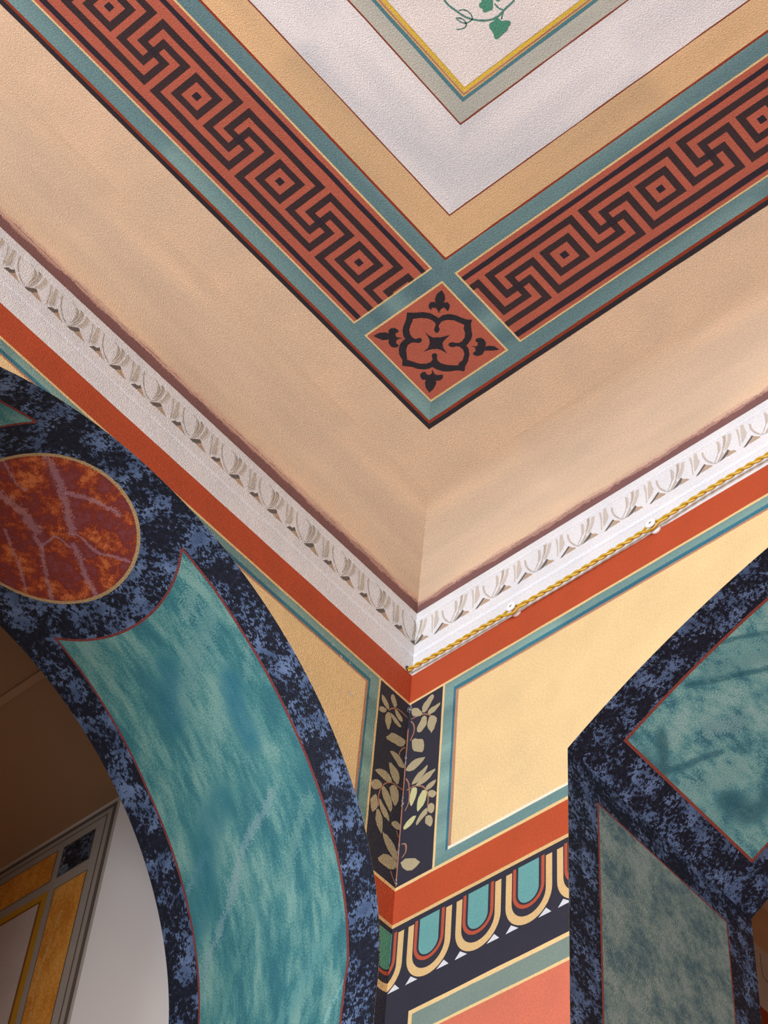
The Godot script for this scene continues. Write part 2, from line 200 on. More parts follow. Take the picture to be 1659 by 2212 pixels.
const TEAL_STREAK_RIGHT := [
	[0.2327, 0.099, 0.265, 0.1264, 0.3057, 0.1554, 0.3589, 0.1982],
	[0.331, 0.0844, 0.3618, 0.1046, 0.4042, 0.1395],
	[0.0884, 0.1918, 0.1208, 0.2178, 0.1567, 0.2356, 0.1894, 0.2568],
	[0.2062, 0.201, 0.252, 0.2335],
	[0.0888, 0.2579, 0.1401, 0.2882, 0.1826, 0.3058],
	[0.2037, 0.2001, 0.2458, 0.2388],
	[0.135, 0.1312, 0.1107, 0.1675, 0.0884, 0.1838],
	[0.1319, 0.3428, 0.1405, 0.4013, 0.1798, 0.4146],
	[0.2956, 0.0891, 0.3459, 0.1248, 0.3924, 0.155],
	[0.2764, 0.1126, 0.3169, 0.1413, 0.3781, 0.1735],
	[0.0783, 0.1388, 0.0882, 0.1927],
	[0.0522, 0.321, 0.0789, 0.381],
]
const VEIN_WIDTH := [0.011, 0.013, 0.006, 0.008, 0.004, 0.007, 0.004, 0.004, 0.005]
const STREAK_WIDTH := [0.012, 0.018, 0.022, 0.012, 0.015, 0.005, 0.025, 0.035, 0.012, 0.028, 0.03, 0.035]
const STREAK_RIGHT_WIDTH := [0.008, 0.006, 0.008, 0.022, 0.03, 0.022, 0.014, 0.026, 0.022, 0.018, 0.02, 0.02]
const STREAK_TONE := [[132, 164, 166], [112, 158, 150], [96, 154, 152], [118, 160, 168], [90, 144, 138], [140, 190, 190], [132, 172, 162], [112, 156, 152], [118, 162, 156], [38, 104, 124], [44, 112, 134], [46, 112, 126]]
const STREAK_RIGHT_TONE := [[40, 92, 104], [44, 96, 106], [46, 96, 110], [132, 168, 166], [134, 172, 168], [134, 168, 170], [44, 88, 98], [50, 98, 108], [124, 170, 164], [112, 156, 154], [70, 116, 124], [96, 150, 146]]
var used := {}
var mats := {}
var tex := {}
var bow_start := atan2(BOW_SPRING - BOW_Y, JAMB_X - BOW_X)
var wobble := FastNoiseLite.new()
var arch_hole: PackedVector2Array
var bow_hole: PackedVector2Array
var arch_back: PackedVector2Array

# ---------------------------------------------------------------- places on the curved and flat surfaces
func arch_radius(deg: float, s: float) -> float:
	var a := clampf(deg, 0.0, 118.0)
	var front := 0.7623 + a * (0.000789 + a * (-0.0000166 + a * 0.0000000757))
	var back := 0.7495 + a * (0.000738 - a * 0.00000617)
	return lerpf(front, back, s)

func spot(frame: int, p: Vector2, off: float) -> Vector3:
	match frame:
		CEILING: return Vector3(p.x, TOP - off, p.y)
		LEFT: return Vector3(off, p.y, p.x)
		RIGHT: return Vector3(p.x, p.y, off)
		COVE_LEFT:
			var a := p.y / COVE
			return Vector3(COVE - (COVE - off) * cos(a), SPRING + (COVE - off) * sin(a), p.x)
		COVE_RIGHT:
			var b := p.y / COVE
			return Vector3(p.x, SPRING + (COVE - off) * sin(b), COVE - (COVE - off) * cos(b))
		ARCH:
			var s := p.y / ARCH_DEPTH
			if p.x < 0.0: return Vector3(-p.y, ARCH_Y + p.x, ARCH_Z - arch_radius(0, s) + off)
			if p.x > PI * ARCH_R: return Vector3(-p.y, ARCH_Y - (p.x - PI * ARCH_R), ARCH_Z + arch_radius(180, s) - off)
			var t := p.x / ARCH_R
			var r := arch_radius(rad_to_deg(t), s) - off
			return Vector3(-p.y, ARCH_Y + r * sin(t), ARCH_Z - r * cos(t))
		BOW:
			var c := bow_start - p.x / BOW_R
			return Vector3(BOW_X + (BOW_R - off) * cos(c), BOW_Y + (BOW_R - off) * sin(c), -p.y)
		JAMB: return Vector3(JAMB_X + off, p.y, -p.x)
		BEYOND: return Vector3(-0.03 + off, p.y, p.x)
	return Vector3.ZERO

func facing(frame: int, p: Vector2) -> Vector3:
	match frame:
		CEILING: return Vector3.DOWN
		LEFT, JAMB, BEYOND: return Vector3.RIGHT
		RIGHT: return Vector3.BACK
		COVE_LEFT: return Vector3(cos(p.y / COVE), -sin(p.y / COVE), 0)
		COVE_RIGHT: return Vector3(0, -sin(p.y / COVE), cos(p.y / COVE))
		ARCH:
			var t := clampf(p.x / ARCH_R, 0.0, PI)
			return Vector3(0, -sin(t), cos(t))
		BOW:
			var c := bow_start - p.x / BOW_R
			return Vector3(-cos(c), -sin(c), 0)
	return Vector3.UP

# ---------------------------------------------------------------- flat shapes
func rect(a: float, b: float, c: float, d: float) -> PackedVector2Array:
	return PackedVector2Array([Vector2(a, b), Vector2(c, b), Vector2(c, d), Vector2(a, d)])

func pts(flat: Array, shift := Vector2.ZERO) -> PackedVector2Array:
	var out := PackedVector2Array()
	for i in range(0, flat.size(), 2): out.append(Vector2(flat[i], flat[i + 1]) + shift)
	return out

func all_pts(list: Array, shift := Vector2.ZERO) -> Array:
	var out := []
	for f in list: out.append(pts(f, shift))
	return out

func smooth_line(p: PackedVector2Array, parts := 4) -> PackedVector2Array:
	var out := PackedVector2Array()
	for i in p.size() - 1:
		var a := p[maxi(i - 1, 0)]
		var d := p[mini(i + 2, p.size() - 1)]
		for k in parts: out.append(p[i].cubic_interpolate(p[i + 1], a, d, float(k) / parts))
	out.append(p[p.size() - 1])
	return out

func stroke(p: PackedVector2Array, width: float, taper := false) -> PackedVector2Array:
	var a := PackedVector2Array()
	var b := PackedVector2Array()
	for i in p.size():
		var t := (p[mini(i + 1, p.size() - 1)] - p[maxi(i - 1, 0)]).normalized().orthogonal()
		var w := width / 2
		if taper: w *= 0.35 + 0.65 * sin(PI * (0.08 + 0.84 * i / maxf(p.size() - 1, 1)))
		a.append(p[i] + t * w)
		b.append(p[i] - t * w)
	b.reverse()
	a.append_array(b)
	return a

func cut(list: Array, cutter: PackedVector2Array) -> Array:
	var out := []
	for p in list:
		for q in Geometry2D.clip_polygons(p, cutter):
			if not Geometry2D.is_polygon_clockwise(q): out.append(q)
	return out

func keep(list: Array, keeper: PackedVector2Array) -> Array:
	var out := []
	for p in list:
		for q in Geometry2D.intersect_polygons(p, keeper):
			if not Geometry2D.is_polygon_clockwise(q): out.append(q)
	return out

func apart(list: Array) -> Array:      # the same area without overlaps
	var out := []
	for p in ccw(list):
		var rest := [p]
		for q in out.duplicate(): rest = cut(rest, q)
		out.append_array(rest)
	return out

func shrink(p: PackedVector2Array, by: float) -> PackedVector2Array:
	var q := p.duplicate()
	if Geometry2D.is_polygon_clockwise(q): q.reverse()
	var r := Geometry2D.offset_polygon(q, -by, Geometry2D.JOIN_MITER)
	return r[0] if r.size() else q

func hand(edge: float, along: float) -> float:      # the small waver of a hand-drawn line, the same for both paints that share an edge
	return wobble.get_noise_2d(edge * 977.0, along * 9.0) * 0.0011

func band_along(a: float, b: float, lo: float, hi: float, upright := false, ends := 0.03) -> PackedVector2Array:
	# a strip from a to b between lo and hi; upright swaps the axes
	var low := PackedVector2Array()
	var high := PackedVector2Array()
	var n := maxi(2, int((b - a) / 0.02))
	for i in n + 1:
		var s := lerpf(a, b, float(i) / n)
		var w := clampf(minf(s - a, b - s) / ends, 0.0, 1.0)
		low.append(Vector2(s, lo + hand(lo, s) * w))
		high.append(Vector2(s, hi + hand(hi, s) * w))
	high.reverse()
	low.append_array(high)
	if upright:
		for i in low.size(): low[i] = Vector2(low[i].y, low[i].x)
	return low

func frame_side(a: Vector2, b: Vector2, size: Vector2, side: int) -> PackedVector2Array:
	# one mitred side of a frame on the ceiling between the insets a and b; side 0 along the left wall, 1 along the right wall, 2 and 3 opposite
	var outer := PackedVector2Array()
	var inner := PackedVector2Array()
	var along := side % 2 == 0
	var n := 60
	for pair in [[a, outer], [b, inner]]:
		var e: Vector2 = pair[0]
		var s0 := e.y if along else e.x
		var s1 := (size.y - e.y) if along else (size.x - e.x)
		var fix := e.x if along else e.y
		for i in n + 1:
			var s := lerpf(s0, s1, float(i) / n)
			var w := clampf(minf(s - s0, s1 - s) / 0.04, 0.0, 1.0)
			var f := fix + hand(fix, s) * w
			if side > 1: f = (size.x if along else size.y) - f
			pair[1].append(Vector2(f, s) if along else Vector2(s, f))
	inner.reverse()
	outer.append_array(inner)
	return outer

# ---------------------------------------------------------------- meshes
func numbered(called: String) -> String:
	used[called] = used.get(called, 0) + 1
	return called if used[called] == 1 else "%s_%03d" % [called, used[called] - 1]

func thing(called: String, label: String, category: String, at := Vector3.ZERO, group := "", kind := "") -> Node3D:
	var o := Node3D.new()
	o.name = numbered(called)
	add_child(o)
	o.position = at
	o.set_meta("label", label)
	o.set_meta("category", category)
	if group != "": o.set_meta("group", group)
	if kind != "": o.set_meta("kind", kind)
	return o

func mesh_node(called: String, mesh: Mesh, parent: Node, label := "") -> MeshInstance3D:
	var o := MeshInstance3D.new()
	o.name = called
	o.mesh = mesh
	o.cast_shadow = GeometryInstance3D.SHADOW_CASTING_SETTING_ON
	parent.add_child(o, true)
	if label != "": o.set_meta("label", label)
	return o

func split(p: PackedVector2Array, axis: int, step: float) -> Array:
	var lo := INF
	var hi := -INF
	for q in p:
		lo = minf(lo, q[axis])
		hi = maxf(hi, q[axis])
	if hi - lo <= step: return [p]
	var out := []
	var k := floorf(lo / step)
	while k * step < hi:
		var strip := rect(k * step, -50, (k + 1) * step, 50) if axis == 0 else rect(-50, k * step, 50, (k + 1) * step)
		for q in Geometry2D.intersect_polygons(p, strip):
			if not Geometry2D.is_polygon_clockwise(q): out.append(q)
		k += 1
	return out

func sheet(called: String, parent: Node, groups: Array, frame: int, layer: float, swap := false, label := "") -> MeshInstance3D:
	# paint on a surface: groups is a list of [polygons, material] or [polygons, material, extra layers]; each group becomes one surface of the mesh
	var mesh := ArrayMesh.new()
	var curved := frame in [COVE_LEFT, COVE_RIGHT, ARCH, BOW]
	var axis := 1 if frame in [COVE_LEFT, COVE_RIGHT] else 0
	for g in groups:
		var st := SurfaceTool.new()
		st.begin(Mesh.PRIMITIVE_TRIANGLES)
		var off: float = (layer + (g[2] if g.size() > 2 else 0.0)) * LIFT
		var any := false
		for whole in (apart(g[0]) if not curved and g[0].size() > 1 and g[0].size() < 30 else g[0]):
			for p in (split(whole, axis, 0.02) if curved else [whole]):
				var tri := Geometry2D.triangulate_polygon(p)
				for i in range(0, tri.size(), 3):
					var v := [p[tri[i]], p[tri[i + 1]], p[tri[i + 2]]]
					var w := [spot(frame, v[0], off), spot(frame, v[1], off), spot(frame, v[2], off)]
					var n: Vector3 = (w[1] - w[0]).cross(w[2] - w[0])
					if n.length() < 1e-12: continue
					if n.dot(facing(frame, (v[0] + v[1] + v[2]) / 3.0)) > 0.0:
						v.reverse()
						w.reverse()
					for k in 3:
						st.set_normal(facing(frame, v[k]))
						st.set_uv(Vector2(v[k].y, v[k].x) if swap else v[k])
						st.add_vertex(w[k])
					any = true
		if not any: continue
		st.generate_tangents()
		st.commit(mesh)
		mesh.surface_set_material(mesh.get_surface_count() - 1, g[1])
	if mesh.get_surface_count() == 0: return null
	return mesh_node(called, mesh, parent, label)

func block(called: String, parent: Node, a: Vector3, b: Vector3, m: Material) -> MeshInstance3D:
	var st := SurfaceTool.new()
	st.begin(Mesh.PRIMITIVE_TRIANGLES)
	var c := BoxMesh.new()
	c.size = (b - a).abs()
	st.append_from(c, 0, Transform3D(Basis(), (a + b) / 2))
	var o := mesh_node(called, st.commit(), parent)
	o.mesh.surface_set_material(0, m)
	return o

func tube(path: PackedVector3Array, radius: float, sides := 8) -> SurfaceTool:
	var st := SurfaceTool.new()
	st.begin(Mesh.PRIMITIVE_TRIANGLES)
	var rings := []
	var side := Vector3(0, 0, 1)
	for i in path.size():
		var t := (path[mini(i + 1, path.size() - 1)] - path[maxi(i - 1, 0)]).normalized()
		side = (side - t * side.dot(t)).normalized()
		var up := t.cross(side)
		var ring := []
		for k in sides: ring.append(side * cos(TAU * k / sides) + up * sin(TAU * k / sides))
		rings.append(ring)
	for i in path.size() - 1:
		for k in sides:
			var l := (k + 1) % sides
			var q := [[i, k], [i + 1, k], [i + 1, l], [i, k], [i + 1, l], [i, l]]
			for e in q:
				var n: Vector3 = rings[e[0]][e[1]]
				st.set_normal(n)
				st.set_uv(Vector2(e[0] * 0.01, float(e[1]) / sides))
				st.add_vertex(path[e[0]] + n * radius)
	return st

func lathe(profile: Array, sides := 32) -> SurfaceTool:      # profile of (radius, height), turned about z
	var st := SurfaceTool.new()
	st.begin(Mesh.PRIMITIVE_TRIANGLES)
	for i in profile.size() - 1:
		for k in sides:
			var a := TAU * k / sides
			var b := TAU * (k + 1) / sides
			var p: Vector2 = profile[i]
			var q: Vector2 = profile[i + 1]
			var v := [Vector3(p.x * cos(a), p.x * sin(a), p.y), Vector3(q.x * cos(a), q.x * sin(a), q.y), Vector3(q.x * cos(b), q.x * sin(b), q.y), Vector3(p.x * cos(b), p.x * sin(b), p.y)]
			for e in [0, 2, 1, 0, 3, 2]:
				st.set_uv(Vector2(float(k) / sides, float(i)))
				st.add_vertex(v[e])
	st.index()
	st.generate_normals()
	return st

# ---------------------------------------------------------------- textures and paints
func grain(number: int, freq: float, w: int, h: int, octaves := 4, squeeze := Vector2i(1, 1), kind := FastNoiseLite.TYPE_SIMPLEX_SMOOTH) -> PackedByteArray:
	var n := FastNoiseLite.new()
	n.seed = number
	n.noise_type = kind
	n.frequency = freq
	n.fractal_octaves = octaves
	var im := n.get_seamless_image(w / squeeze.x, h / squeeze.y)
	if squeeze != Vector2i(1, 1): im.resize(w, h, Image.INTERPOLATE_CUBIC)
	im.convert(Image.FORMAT_L8)
	return im.get_data()

func picture(w: int, h: int, bytes: PackedByteArray) -> ImageTexture:
	var im := Image.create_from_data(w, h, false, Image.FORMAT_RGB8, bytes)
	im.generate_mipmaps()
	return ImageTexture.create_from_image(im)

func step01(lo: float, hi: float, v: float) -> float:
	var t := clampf((v - lo) / (hi - lo), 0.0, 1.0)
	return t * t * (3.0 - 2.0 * t)

func put_rgb(out: PackedByteArray, i: int, c: Vector3) -> void:
	out[i * 3] = int(clampf(c.x, 0, 255))
	out[i * 3 + 1] = int(clampf(c.y, 0, 255))
	out[i * 3 + 2] = int(clampf(c.z, 0, 255))

func relief(number: int, freq: float, size: int, strength: float, octaves := 3) -> ImageTexture:
	var n := FastNoiseLite.new()
	n.seed = number
	n.noise_type = FastNoiseLite.TYPE_SIMPLEX_SMOOTH
	n.frequency = freq
	n.fractal_octaves = octaves
	n.fractal_gain = 0.55
	var im := n.get_seamless_image(size, size)
	im.bump_map_to_normal_map(strength)
	im.generate_mipmaps()
	return ImageTexture.create_from_image(im)

func mottled(number: int, size: int, blotch: float, fine: float, specks: float, squeeze := Vector2i(1, 1)) -> ImageTexture:
	# uneven paint: broad patches, fine grain and scattered specks of dust, near white so that the paint's own colour stays
	var low := grain(number, 0.006, size, size, 4, squeeze)
	var hi := grain(number + 1, 0.16, size, size, 2, Vector2i(1, 1))
	var out := PackedByteArray()
	out.resize(size * size * 3)
	var rng := RandomNumberGenerator.new()
	rng.seed = number
	for i in size * size:
		var v := 1.0 - blotch * (1.0 - low[i] / 255.0) - fine * (1.0 - hi[i] / 255.0)
		var w := v - blotch * 0.35 * (low[i] / 255.0 - 0.5)
		if rng.randf() < specks: v -= 0.16
		put_rgb(out, i, Vector3(v, w * 0.5 + v * 0.5, w) * 255.0)
	return picture(size, size, out)

func blue_marble(number: int, size: int) -> ImageTexture:
	var low := grain(number, 0.0085, size, size, 3)
	var mid := grain(number + 1, 0.05, size, size, 4)
	var hi := grain(number + 2, 0.17, size, size, 2, Vector2i(2, 1))
	var hue := grain(number + 3, 0.012, size, size, 2)
	var out := PackedByteArray()
	out.resize(size * size * 3)
	for i in size * size:
		var a := low[i] / 255.0
		var b := mid[i] / 255.0
		var c := hi[i] / 255.0
		var v := 0.38 * a + 0.35 * b + 0.27 * c
		var f := step01(0.495, 0.575, v) * (0.6 + 0.4 * hue[i] / 255.0)
		var dark := Vector3(24, 25, 35).lerp(Vector3(42, 44, 58), b)
		var light := Vector3(104, 130, 166).lerp(Vector3(132, 150, 180), hue[i] / 255.0)
		put_rgb(out, i, dark.lerp(light, f))
	return picture(size, size, out)

func near(p: Vector2, line: PackedVector2Array) -> float:
	var d := INF
	for k in line.size() - 1: d = minf(d, p.distance_squared_to(Geometry2D.get_closest_point_to_segment(p, line[k], line[k + 1])))
	return sqrt(d)

func streaked(number: int, from: Vector2, reach: Vector2, w: int, h: int, base: Array, lines: Array, widths: Array, tones: Array, squeeze: Vector2i, soft := 0.9) -> ImageTexture:
	# brushed stone: noise between the base tones, over it the veins and brush marks of the photograph with broken edges
	var low := grain(number, 0.012, w, h, 3, squeeze)
	var mid := grain(number + 1, 0.05, w, h, 4, squeeze)
	var hi := grain(number + 2, 0.2, w, h, 3)
	var out := PackedByteArray()
	out.resize(w * h * 3)
	var where := []
	for l in lines: where.append(smooth_line(pts(l), 2))
	var boxes := []
	for k in where.size():
		var box := Rect2(where[k][0], Vector2.ZERO)
		for q in where[k]: box = box.expand(q)
		boxes.append(box.grow(widths[k] * 2.2))
	for y in h:
		for x in w:
			var i := y * w + x
			var p := from + Vector2(x * reach.x / w, y * reach.y / h)
			var a := low[i] / 255.0
			var b := mid[i] / 255.0
			var c := hi[i] / 255.0
			var t := step01(0.26, 0.74, 0.45 * a + 0.3 * b + 0.25 * c) * (base.size() - 1)
			var k0 := mini(int(t), base.size() - 2)
			var tone: Vector3 = base[k0].lerp(base[k0 + 1], t - k0)
			for k in where.size():
				if not boxes[k].has_point(p): continue
				var d: float = near(p, where[k]) / widths[k] + (0.7 * (0.5 - b) + 1.0 * (0.5 - c)) * 1.7
				var f := 1.0 - step01(0.5, 0.95, d)
				if f > 0.0: tone = tone.lerp(tones[k], f * soft)
			put_rgb(out, i, tone * (0.93 + 0.14 * c))
	return picture(w, h, out)

func tones_of(list: Array) -> Array:
	var out := []
	for t in list: out.append(Vector3(t[0], t[1], t[2]))
	return out

func paint(called: String, r: float, g: float, b: float, wall := "ceiling", brushed := "", rough := 0.78) -> StandardMaterial3D:
	var key := "%s_%s_%s" % [called, wall, brushed]
	if key in mats: return mats[key]
	var m := StandardMaterial3D.new()
	m.resource_name = key
	m.albedo_color = Color(r / 255.0, g / 255.0, b / 255.0)
	m.roughness = rough
	m.metallic_specular = 0.4
	m.albedo_texture = tex[brushed if brushed != "" else "mottle"]
	m.normal_enabled = true
	m.normal_texture = tex["relief_" + wall]
	m.normal_scale = {"ceiling": 0.18, "left": 0.45, "right": 0.11, "smooth": 0.1, "plain": 0.08}[wall]
	m.uv1_scale = Vector3(1.0 / 0.7, 1.0 / 0.7, 1)
	m.texture_filter = BaseMaterial3D.TEXTURE_FILTER_LINEAR_WITH_MIPMAPS_ANISOTROPIC
	mats[key] = m
	return m

func stone(called: String, t: ImageTexture, from: Vector2, reach: Vector2, tint := Color.WHITE, wall := "left", rough := 0.62) -> StandardMaterial3D:
	var m := StandardMaterial3D.new()
	m.resource_name = called
	m.albedo_color = tint
	m.albedo_texture = t
	m.roughness = rough
	m.metallic_specular = 0.4
	m.normal_enabled = true
	m.normal_texture = tex["relief_" + wall]
	m.normal_scale = 0.2
	m.uv1_scale = Vector3(1.0 / reach.x, 1.0 / reach.y, 1)
	m.uv1_offset = Vector3(-from.x / reach.x, -from.y / reach.y, 0)
	m.texture_filter = BaseMaterial3D.TEXTURE_FILTER_LINEAR_WITH_MIPMAPS_ANISOTROPIC
	return m

func plain(called: String, r: float, g: float, b: float, rough := 0.8) -> StandardMaterial3D:
	if called in mats: return mats[called]
	var m := StandardMaterial3D.new()
	m.resource_name = called
	m.albedo_color = Color(r / 255.0, g / 255.0, b / 255.0)
	m.roughness = rough
	mats[called] = m
	return m

func _ready() -> void:
	set_view()
	set_light()
	set_textures()
	build_holes()
	build_ceiling()
	build_wall_right()
	build_wall_left()
	build_arch()
	build_bow()
	build_rest_of_room()
	build_room_beyond_left()
	build_room_beyond_right()
	build_cord()

func set_view() -> void:
	var cam := Camera3D.new()
	cam.name = "camera"
	add_child(cam)
	cam.position = Vector3(1.9660, 1.5, 2.0522)
	cam.basis = Basis.from_euler(Vector3(deg_to_rad(51.9467), deg_to_rad(45.6386), deg_to_rad(5.9687)))
	cam.fov = rad_to_deg(2.0 * atan(1106.0 / 4386.07))
	cam.near = 0.05
	cam.far = 60.0
	cam.current = true

func set_light() -> void:
	var env := Environment.new()
	var sky := Sky.new()
	var air := ProceduralSkyMaterial.new()
	air.sky_top_color = Color(0.62, 0.70, 0.80)
	air.sky_horizon_color = Color(0.80, 0.84, 0.88)
	air.ground_horizon_color = Color(0.55, 0.55, 0.53)
	air.ground_bottom_color = Color(0.35, 0.34, 0.32)
	sky.sky_material = air
	env.background_mode = Environment.BG_SKY
	env.sky = sky
	env.tonemap_mode = Environment.TONE_MAPPER_LINEAR
	env.tonemap_exposure = 1.0
	env.sdfgi_enabled = true
	env.ssao_enabled = true
	env.ssil_enabled = true
	var world := WorldEnvironment.new()
	world.name = "daylight"
	world.environment = env
	add_child(world)
	# daylight through the two tall windows of the wall opposite wall_right
	for x in [1.0, 2.5]:
		var l := AreaLight3D.new()
		l.name = "window_daylight"
		add_child(l, true)
		l.area_size = Vector2(1.1, 3.0)
		l.area_normalize_energy = true
		l.light_energy = 19.0
		l.light_color = Color(0.91, 0.972, 1.035)
		l.position = Vector3(x, 2.4, ROOM.y + 0.12)
		l.shadow_enabled = true
		l.area_range = 14.0
		l.area_attenuation = 2.0

func set_textures() -> void:
	wobble.seed = 5
	wobble.frequency = 1.0
	tex["mottle"] = mottled(11, 768, 0.055, 0.10, 0.0012)
	tex["brushed"] = mottled(21, 768, 0.30, 0.12, 0.001, Vector2i(12, 1))
	tex["brushed_soft"] = mottled(61, 768, 0.14, 0.08, 0.0008, Vector2i(6, 1))
	tex["relief_ceiling"] = relief(31, 0.26, 768, 7.0, 2)
	tex["relief_left"] = relief(32, 0.34, 768, 8.0, 2)
	tex["relief_right"] = relief(33, 0.2, 768, 8.0)
	tex["relief_smooth"] = tex["relief_right"]
	tex["relief_plain"] = tex["relief_right"]
	tex["navy"] = blue_marble(41, 1024)

func build_holes() -> void:
	for face in 2:
		var ring := PackedVector2Array([Vector2(ARCH_Z - arch_radius(0, face), -1)])
		for i in 121:
			var s := spot(ARCH, Vector2(PI * ARCH_R * i / 120.0, ARCH_DEPTH * face), 0)
			ring.append(Vector2(s.z, s.y))
		ring.append(Vector2(ARCH_Z + arch_radius(180, face), -1))
		if Geometry2D.is_polygon_clockwise(ring): ring.reverse()
		if face == 0: arch_hole = ring
		else: arch_back = ring
	bow_hole = PackedVector2Array([Vector2(JAMB_X, -1)])
	var full := bow_length()
	for i in 81:
		var s := spot(BOW, Vector2(full * i / 80.0, 0), 0)
		bow_hole.append(Vector2(s.x, s.y))
	bow_hole.append(Vector2(2 * BOW_X - JAMB_X, -1))
	bow_hole.reverse()
	if Geometry2D.is_polygon_clockwise(bow_hole): bow_hole.reverse()

func bow_length() -> float:
	return (2.0 * bow_start - PI) * BOW_R

# ---------------------------------------------------------------- the ceiling
func build_ceiling() -> void:
	var c := thing("ceiling", "plaster ceiling painted with nested coloured frames and a black key border", "ceiling", Vector3.ZERO, "", "structure")
	var sand := paint("sand", 232, 198, 164)
	sheet("plaster", c, [[[rect(COVE, COVE, ROOM.x, ROOM.y)], sand]], CEILING, 0)
	block("slab", c, Vector3(-0.6, TOP + 0.02, -0.65), Vector3(ROOM.x + 0.3, TOP + 0.3, ROOM.y + 0.3), plain("slab", 150, 140, 130))
	# the two coves meet in a mitre
	for side in 2:
		var profile := PackedVector2Array()
		for i in 25:
			var a := PI / 2 * i / 24.0
			profile.append(Vector2(COVE - COVE * cos(a), COVE * a))
		var far := ROOM.y if side == 0 else ROOM.x
		profile.append(Vector2(far, COVE * PI / 2))
		profile.append(Vector2(far, 0))
		var frame := COVE_LEFT if side == 0 else COVE_RIGHT
		var cove := sheet("cove", c, [[[profile], paint("sand", 232, 198, 164, "ceiling", "brushed_soft")]], frame, 0)
		# brushed mauve edge along the cornice: two coats with ragged upper edges
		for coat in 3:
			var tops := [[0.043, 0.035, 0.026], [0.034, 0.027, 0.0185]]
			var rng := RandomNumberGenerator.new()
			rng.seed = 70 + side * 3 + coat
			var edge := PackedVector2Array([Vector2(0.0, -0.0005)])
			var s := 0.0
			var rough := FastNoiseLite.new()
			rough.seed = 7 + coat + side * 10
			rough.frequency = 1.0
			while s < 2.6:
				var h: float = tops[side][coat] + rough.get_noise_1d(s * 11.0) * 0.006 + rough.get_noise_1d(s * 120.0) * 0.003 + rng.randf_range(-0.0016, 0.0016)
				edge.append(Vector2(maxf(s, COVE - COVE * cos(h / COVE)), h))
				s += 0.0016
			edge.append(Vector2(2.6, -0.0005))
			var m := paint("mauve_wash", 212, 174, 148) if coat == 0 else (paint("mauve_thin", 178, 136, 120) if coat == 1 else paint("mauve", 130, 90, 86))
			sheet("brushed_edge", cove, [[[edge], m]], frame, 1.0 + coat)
	# nested frames, from the wall inwards
	var black := paint("black", 44, 38, 44)
	var rust := paint("rust", 150, 58, 30)
	var teal := paint("teal", 136, 174, 174, "ceiling", "brushed")
	var cream := paint("cream", 236, 204, 146)
	var brick := paint("brick", 188, 98, 76)
	var tan := paint("tan", 218, 176, 122)
	var e := [Vector2(0.2578, 0.2764), Vector2(0.2671, 0.2869), Vector2(0.2730, 0.2941), Vector2(0.5444, 0.5672), Vector2(0.5490, 0.5713), Vector2(0.6140, 0.6376), Vector2(0.6167, 0.6403), Vector2(0.7537, 0.7732), Vector2(0.7568, 0.7764), Vector2(0.7874, 0.8071), Vector2(0.7944, 0.8138), Vector2(0.7976, 0.8167), Vector2(0.7997, 0.8189), Vector2(0.8021, 0.8212), Vector2(0.8072, 0.8263), Vector2(0.8093, 0.8285)]
	var names := ["black_border", "rust_line", "teal_frame", "rust_line", "sand_frame", "brown_line", "white_frame", "brown_line", "grey_frame", "teal_line", "gold_moulding", "brown_line", "gold_moulding", "yellow_line", "gold_moulding"]
	var coats := [black, rust, teal, rust, paint("ochre", 238, 196, 146, "ceiling", "brushed_soft"), paint("dark_rust", 138, 66, 44), paint("chalk", 246, 241, 238, "ceiling", "brushed_soft"), paint("dark_rust", 138, 66, 44), paint("stone_grey", 206, 204, 188, "ceiling", "brushed_soft"), paint("deep_teal", 84, 132, 138), tan, paint("umber", 170, 118, 80), tan, paint("yellow", 240, 208, 70, "ceiling", "brushed"), paint("gold_tan", 214, 172, 92)]
	for k in names.size():
		for side in 4:
			sheet(names[k], c, [[[frame_side(e[k], e[k + 1], ROOM, side)], coats[k]]], CEILING, 1, side % 2 == 0)
	sheet("centre_field", c, [[[rect(0.8093, 0.8285, ROOM.x - 0.8093, ROOM.y - 0.8285)], paint("field_white", 242, 232, 224)]], CEILING, 1)
	build_keys(c, cream, brick)
	build_rosette(c, cream, brick, black)
	var vine := sheet("vine", c, [[[stroke(smooth_line(pts(VINE_STEM[0])), 0.0036), stroke(smooth_line(pts(VINE_STEM[1])), 0.0028), stroke(smooth_line(pts(VINE_STEM[2])), 0.0026)], paint("vine_green", 92, 142, 128)], [[stroke(smooth_line(pts(VINE_STEM[3])), 0.002)], paint("vine_green", 92, 142, 128)]], CEILING, 2)
	for p in VINE_LEAF: sheet("leaf", vine, [[[pts(p)], paint("leaf_green", 82, 150, 122)]], CEILING, 3)

